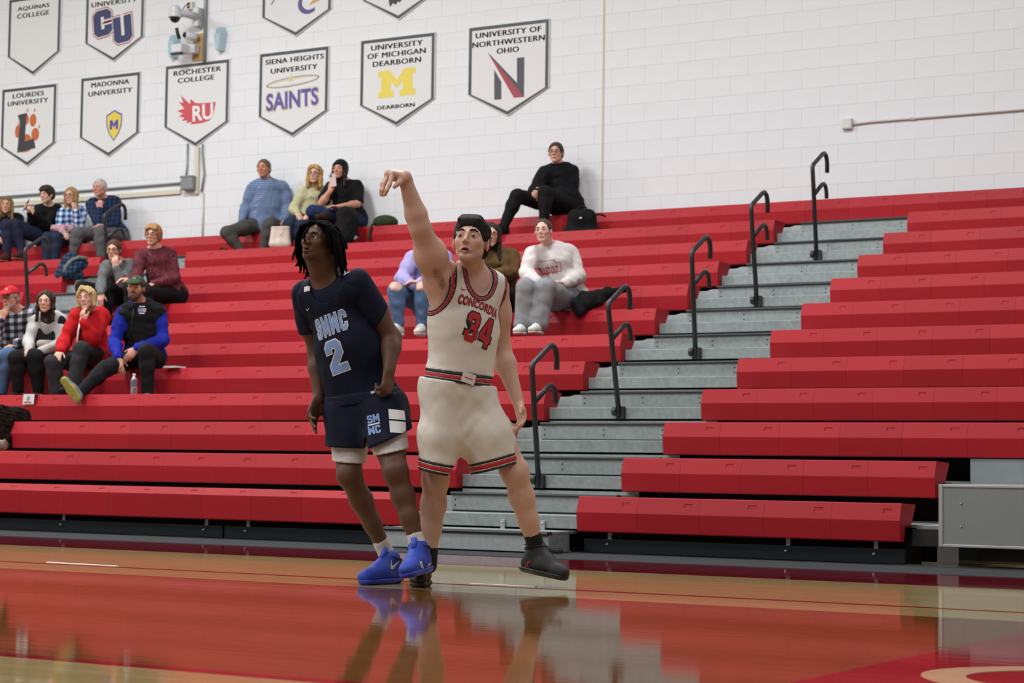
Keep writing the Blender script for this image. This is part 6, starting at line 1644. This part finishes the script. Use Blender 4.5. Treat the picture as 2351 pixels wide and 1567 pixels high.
MB().bbox((q0.x - .10, WALL_Y - .32, q0.z - .085), (q0.x + .07, WALL_Y - .27, q0.z - .062), .004).build('black_bar', M_RUBBER, t)
M_ACR = mat('clear_blue_acrylic', '#b7d6de', .15, trans=.25)
for px, py, nm in ((403, 107, 'left of'), (510, 90, 'right of')):
    q0 = wpt(px, py)
    t = thing('acrylic_cover', (q0.x, WALL_Y, q0.z), f'pale blue faceted plastic cover on the wall {nm} the white cameras', 'cover', 'plastic wall covers')
    fr = [(-.05, .0), (-.075, -.05), (-.07, -.12), (-.04, -.24), (.03, -.24), (.06, -.08), (.065, -.02), (.03, .06), (.0, .06)]
    vs_ = [V((q0.x + x, WALL_Y - .008, q0.z + .09 + z)) for x, z in fr] + [V((q0.x + x * .6 - .02, WALL_Y - .10, q0.z + .08 + z * .92)) for x, z in fr]
    n_ = len(fr); MB().add(vs_, [tuple(range(n_, 2 * n_))] + [(i_, (i_ + 1) % n_, n_ + (i_ + 1) % n_, n_ + i_) for i_ in range(n_)]).build('shell', M_ACR, t)
    MB().ball(V((q0.x - .01, WALL_Y - .102, q0.z + .08)), .008, 5).build('screw', M_BORD, t)
    MB().bbox((q0.x - .045, WALL_Y - .098, q0.z + .085), (q0.x - .02, WALL_Y - .09, q0.z + .12), .002).build('latch', M_BORD, t)

# ------------------------------------------------------------------ belongings on the benches
def on_row(px, row, dy=.12, up=0.0):
    y0 = yf(row) + dy; z0 = zt(row) + up; py = 600
    for _ in range(4):
        X = at_y(px, py, y0).x; py = to_px((X, y0, z0))[1]
    return V((X, y0, z0))
def soft(name, label, cat, loc, build, parts, h=.008, noise=None):
    t = thing(name, loc, label, cat); sd = SDF(); build(sd); o = np_obj(parts[0], sd.mesh(h, noise=noise), parts[1], t); return t
L_ = lambda p, r, u, f=0.0: p + RGT * r + UP * u + TWD * f
# white tote
p = on_row(643, 11, .13, .0)
t = thing('tote_bag', p, 'cream leather tote bag standing on the bench before the blue-shirted man', 'bag')
sd = SDF(); sd.cone(L_(p, -.075, .05), L_(p, .075, .05), .05, .05, k=.02); sd.cone(L_(p, -.078, .05), L_(p, -.066, .25), .05, .038, k=.02); sd.cone(L_(p, .075, .05), L_(p, .066, .25), .05, .038, k=.02)
sd.cone(L_(p, 0, .05), L_(p, 0, .25), .055, .038, k=.05); sd.cone(L_(p, -.065, .25), L_(p, .065, .24), .038, .038, k=.02)
np_obj('bag_body', sd.mesh(.007, clips=[(p + UP * .25, UP - RGT * .03), (p + UP * .002, -UP)]), mat('cream_leather', '#c9bdb0', .5, noise=.06, bump=.1), t)
MB().tube([L_(p, .05, .245, .03), L_(p, .048, .22, .06), L_(p, .03, .17, .066), L_(p, .0, .14, .066)], .003, 6).build('strap', mat('tan_leather', '#9b8672', .6), t, True)
# black backpack
p = on_row(1333, 11, .33, -.13)
p = on_row(1334, 12, .02, -.0); p.z = zt(12) - .05; p = on_row(1336, 11, .40, -.13)
t = thing('backpack', p, 'black backpack standing beside the hoodie man on the top rows', 'bag')
sd = SDF(); sd.cone(L_(p, -.1, .12), L_(p, .1, .12), .12, .12, k=.05, flat=(TWD, .7)); sd.cone(L_(p, -.06, .30), L_(p, .05, .31), .105, .10, k=.06, flat=(TWD, .7)); sd.cone(L_(p, -.07, .12, .09), L_(p, .07, .12, .09), .07, .07, k=.02)
np_obj('pack', sd.mesh(.009, clips=[(p, -UP)], noise=wrinkle(7, .004, 9)), C_BLACK, t)
MB().tube([L_(p, -.06, .38), L_(p, -.045, .425), L_(p, .0, .44), L_(p, .04, .425), L_(p, .05, .385)], .010, 8).build('grab_handle', C_BLACK2, t, True)
MB().ball(L_(p, -.02, .30, .085), .016, 8, (1.2, .6, .8)).build('badge', M_STEEL, t, True)
MB().tube([L_(p, .1, .32, -.02), L_(p, .16, .36, -.02), L_(p, .22, .35, -.02), L_(p, .25, .33, -.02)], .012, 8).build('shoulder_strap', C_BLACK2, t, True)
# black coat on the eighth row... draped beside the girl in white
p = on_row(1380, 7, .10, 0)
t = thing('coat', p, 'black coat dropped on the bench right of the girl in white', 'coat')
sd = SDF(); sd.cone(L_(p, -.2, -.02, .05), L_(p, -.14, .10, .0), .05, .06, k=.05); sd.cone(L_(p, -.15, .10), L_(p, .05, .17, -.1), .06, .045, k=.05); sd.cone(L_(p, .05, .17, -.1), L_(p, .22, .21, -.14), .045, .030, k=.04); sd.cone(L_(p, -.22, .05, .03), L_(p, -.02, .08, -.02), .05, .05, k=.05)
np_obj('cloth', sd.mesh(.009, noise=wrinkle(17, .008, 8)), C_BLACK, t)
# olive cap and strap on the top row
p = on_row(885, 12, .14, .0)
t = thing('olive_bag', p, 'dark olive round bag with strap hanging over the edge of the top bench', 'bag')
sd = SDF(); sd.ell(p + UP * .055, V((.145, .11, .085)), frame(0)); np_obj('bag_body', sd.mesh(.008, clips=[(p, -UP)]), cloth('olive_canvas', '#2f3a22'), t)
q = on_row(855, 12, .0, 0)
MB().tube([p - RGT * .10 + UP * .04, q + UP * .02 + V((0, -.0, 0)), q + V((0, -.05, -.05)), q + V((0, -.055, -.13)), q + V((0, -.05, -.17))], .016, 8).build('strap', cloth('olive_canvas', '#2f3a22'), t, True)
p = on_row(507, 12, -.10, -.12)
p = on_row(510, 11, .34, -.13)
t = thing('green_duffel', p, 'small dark green bundle at the left foot of the blue-shirted man', 'bag')
sd = SDF(); sd.cone(L_(p, -.06, .10), L_(p, .03, .14), .055, .06, k=.04); np_obj('bundle', sd.mesh(.008, noise=wrinkle(5, .004, 14)), cloth('dark_green_nylon', '#252d22'), t)
MB().tube([L_(p, -.05, .15), L_(p, -.01, .20), L_(p, .03, .18)], .008, 6).build('drawcord', C_BLACK2, t, True)
# black jacket over the beanie person's lap
jM = PEOPLE['M'][1]; p = on_row(800, 12, -.1, .0)
t = thing('jacket', p, 'black jacket with white tag draped over the knee of the beanie person', 'jacket')
sd = SDF(); sd.cone(jM['Kb'] + TWD * .03 + UP * .03, jM['Kb'] + TWD * .07 - UP * .24, .085, .11, k=.05); sd.cone(jM['Kb'] + UP * .035, lerp(jM['Kb'], jM['Hb'], .6) + UP * .04, .085, .095, k=.05); sd.cone(jM['Kb'] + RGT * .10 + UP * .0, jM['Kb'] + RGT * .10 - UP * .20, .06, .07, k=.05)
np_obj('cloth', sd.mesh(.009, noise=wrinkle(27, .006, 9)), C_BLACK, t)
bT = bvh_of(t.children[0]); c = hit(bT, 817, 546)
if c: decal(t, 'tag', fit(shape2d([[(0, .2), (.6, 0), (1, .8), (.4, 1)]]), w=.045, h=.05), M_PWHITE, c, RGT, UP, bT, .004)
# pink garment
jC = PEOPLE['C'][1]; p = lerp(jC['Ha'], jC['Ka'], .45) + UP * .07
t = thing('pink_sweater', p, 'pale pink sweater folded on the lap of the long-haired blonde woman', 'sweater')
sd = SDF(); c0 = lerp(jC['Ka'], jC['Kb'], .5) * .45 + jC['P'] * .55 + UP * .10
sd.cone(c0 - RGT * .10 + TWD * .06, c0 + RGT * .10, .05, .06, k=.05); sd.cone(c0 - RGT * .0 + TWD * .1, c0 + RGT * .04 + TWD * .16 - UP * .06, .05, .05, k=.05); np_obj('cloth', sd.mesh(.008, noise=wrinkle(37, .008, 11)), cloth('pale_pink_knit', '#b98f97'), t)
# jacket bundle on the aisle side bench
p = on_row(160, 11, .05, .0)
t = thing('jacket', p, 'navy plaid jacket bundle with grey edging piled in the far left aisle', 'jacket')
p = on_row(165, 10, .12, 0)
sd = SDF(); sd.cone(L_(p, -.12, .02), L_(p, -.02, .17), .075, .08, k=.06); sd.cone(L_(p, -.02, .17), L_(p, .14, .15), .08, .05, k=.06); sd.cone(L_(p, -.02, .02, .1), L_(p, .08, .12, .03), .08, .07, k=.06); sd.cone(L_(p, -.14, .0), L_(p, .08, .0), .06, .06, k=.06)
np_obj('cloth', sd.mesh(.009, noise=wrinkle(47, .010, 8)), plaid('navy_green_plaid', '#16202f', '#22344a', '#33475c', .05), t)
MB().tube([L_(p, -.06, -.02, .15), L_(p, -.04, .08, .16), L_(p, .02, .16, .13), L_(p, .10, .20, .09), L_(p, .19, .19, .05)], .022, 8).build('edging', cloth('grey_lining', '#6d6f70'), t, True)
# fur coat lower left with a handbag
p = on_row(20, 3, .06, 0)
t = thing('fur_coat', p, 'dark brown fur coat heaped over the bench in the lower left corner', 'coat')
sd = SDF(); sd.cone(L_(p, -.15, .06), L_(p, .10, .05), .10, .075, k=.05); sd.cone(L_(p, .10, .05), L_(p, .19, .0), .06, .035, k=.05); sd.cone(L_(p, -.1, .02, .07), L_(p, -.1, -.2, .12), .10, .10, k=.06); sd.cone(L_(p, .0, .0, .07), L_(p, .01, -.2, .10), .085, .085, k=.06)
fw = wrinkle(57, .006, 30); fw2 = wrinkle(58, .008, 10)
np_obj('fur', sd.mesh(.007, noise=lambda x, y, z: fw(x, y, z) + fw2(x, y, z)), mat('brown_fur', '#1b110c', .9, noise=.6, nscale=120, bump=.8, bscale=260, spec=.1), t)
p = on_row(2, 2, .20, .0)
t = thing('handbag', p, 'small taupe handbag with gold rim at the lower left edge', 'bag')
sd = SDF(); sd.cone(L_(p, -.09, .05), L_(p, .02, .05), .05, .045, k=.03, flat=(TWD, .6)); np_obj('bag_body', sd.mesh(.006), mat('taupe_leather', '#6f665c', .5), t)
MB().tube([L_(p, .02 + .04 * math.cos(a), .055 + .045 * math.sin(a), .02) for a in [math.radians(-80 + 160 * q / 8) for q in range(9)]], .006, 6).build('gold_rim', mat('gold_metal', '#8a6a35', .35, metal=.8), t, True)
# programme sheets
def sheet(label, px, row, pts, curl):
    t = thing('programme', on_row(px, row, .0, 0), label, 'paper')
    p = on_row(px, row, .02, .004); mb = MB(); n_ = 6; lat = XAX
    for q in range(n_):
        def pos(k2_):
            u = k2_ / n_ * pts[1]
            return V((0, .04 - u, 0)) if u < .10 else V((0, -.062 - (u - .10) * .10, -(u - .10) * curl))
        a0, a1 = pos(q), pos(q + 1); w_ = pts[0]
        mb.add([p + a0 - lat * w_, p + a0 + lat * w_, p + a1 + lat * w_, p + a1 - lat * w_] + [p + a0 - lat * w_ + UP * .002 - V((0, .002, 0)), p + a0 + lat * w_ + UP * .002 - V((0, .002, 0)), p + a1 + lat * w_ + UP * .002 - V((0, .002, 0)), p + a1 - lat * w_ + UP * .002 - V((0, .002, 0))],
               [(0, 1, 2, 3), (4, 5, 6, 7), (0, 4, 5, 1), (1, 5, 6, 2), (2, 6, 7, 3), (3, 7, 4, 0)])
    mb.build('page', mat('paper_white', '#cfcfd0', .7), t)
    return t, p
t, p = sheet('folded white programme hanging over the fourth bench below the red coat', 78, 4, (.07, .20), .95)
decal(t, 'printed_bar', fit(shape2d([[(0, 0), (1, 0), (1, .1), (0, .1)]]), w=.10, h=.010), M_TRIMRED, p + V((0, -.078, -.075)), XAX, UP, None, .004)
decal(t, 'printed_figure', fit(shape2d([[(0, 0), (.6, .1), (1, .7), (.7, 1), (.3, .6)]]), w=.045, h=.05), mat('print_grey', '#9a968f', .7), p + V((0, -.074, -.035)), XAX, UP, None, .004)
p = on_row(403, 5, .02, .001)
t = thing('programme', p, 'white programme lying flat on the bench right of the cap man', 'paper')
MB().bbox((p.x - .075, p.y - .09, p.z), (p.x + .075, p.y + .06, p.z + .006), .001).build('pages', mat('paper_white', '#cfcfd0', .7), t); MB().bbox((p.x - .074, p.y - .089, p.z + .0065), (p.x + .074, p.y + .059, p.z + .016), .001).build('cover', mat('paper_white', '#cfcfd0', .7), t)
# water bottle
p = on_row(307, 4, .10, .0)
t = thing('water_bottle', p, 'clear plastic water bottle standing on the bench in front of the cap man', 'bottle')
M_PET = mat('clear_plastic', '#c9d0d6', .08, trans=.85)
prof = [(.0, .0), (.028, .0), (.031, .008), (.031, .06), (.029, .065), (.031, .07), (.031, .12), (.026, .14), (.013, .165), (.012, .175)]
mb = MB(); n_ = 18
for q in range(len(prof) - 1):
    for k2_ in range(n_):
        a0, a1 = 2 * math.pi * k2_ / n_, 2 * math.pi * (k2_ + 1) / n_; f = lambda r, z, a_: p + V((r * math.cos(a_), r * math.sin(a_), z))
        mb.add([f(*prof[q], a0), f(*prof[q], a1), f(*prof[q + 1], a1), f(*prof[q + 1], a0)], [(0, 1, 2, 3)])
mb.build('bottle', M_PET, t, True)
MB().tube([p + UP * .172, p + UP * .19], .0145, 14).build('cap', M_PWHITE, t); MB().tube([p + UP * .075, p + UP * .118], .0318, 18, False).build('paper_label', mat('bottle_label', '#5d5a78', .5), t, True)
# phones
jB = PEOPLE['B'][1]; c = jB['Wa'] + UP * .10 - RGT * .045 + TWD * .02
t = thing('phone', c, 'black phone held up by the dark-haired young man', 'phone'); R_ = frame(-60, 25, -15)
def slab(c, R_, sx, sy, sz, name, m, par):
    mb = MB(); vs_ = [c + R_ @ V((x * sx, y * sy, z * sz)) for z in (-1, 1) for y in (-1, 1) for x in (-1, 1)]
    mb.add(vs_, [(0, 1, 3, 2), (4, 5, 7, 6), (0, 1, 5, 4), (2, 3, 7, 6), (0, 2, 6, 4), (1, 3, 7, 5)]); return mb.build(name, m, par)
slab(c, R_, .036, .004, .075, 'case', mat('phone_black', '#15161a', .3), t); slab(c + R_ @ V((0, .0048, 0)), R_, .032, .0008, .069, 'screen', mat('phone_glass', '#0b0c10', .1), t)
jM = PEOPLE['M'][1]; c = jM['Wa'] + UP * .12 + RGT * .03 + TWD * .035
t = thing('phone', c, 'pale pink phone with camera bump held by the beanie person', 'phone'); R_ = frame(-5, 5, -8)
slab(c, R_, .037, .004, .075, 'case', mat('phone_pink', '#c6b1ad', .35), t); slab(c + R_ @ V((-.016, .005, .05)), R_, .014, .0015, .016, 'camera_bump', mat('phone_lens', '#5c5660', .3), t)
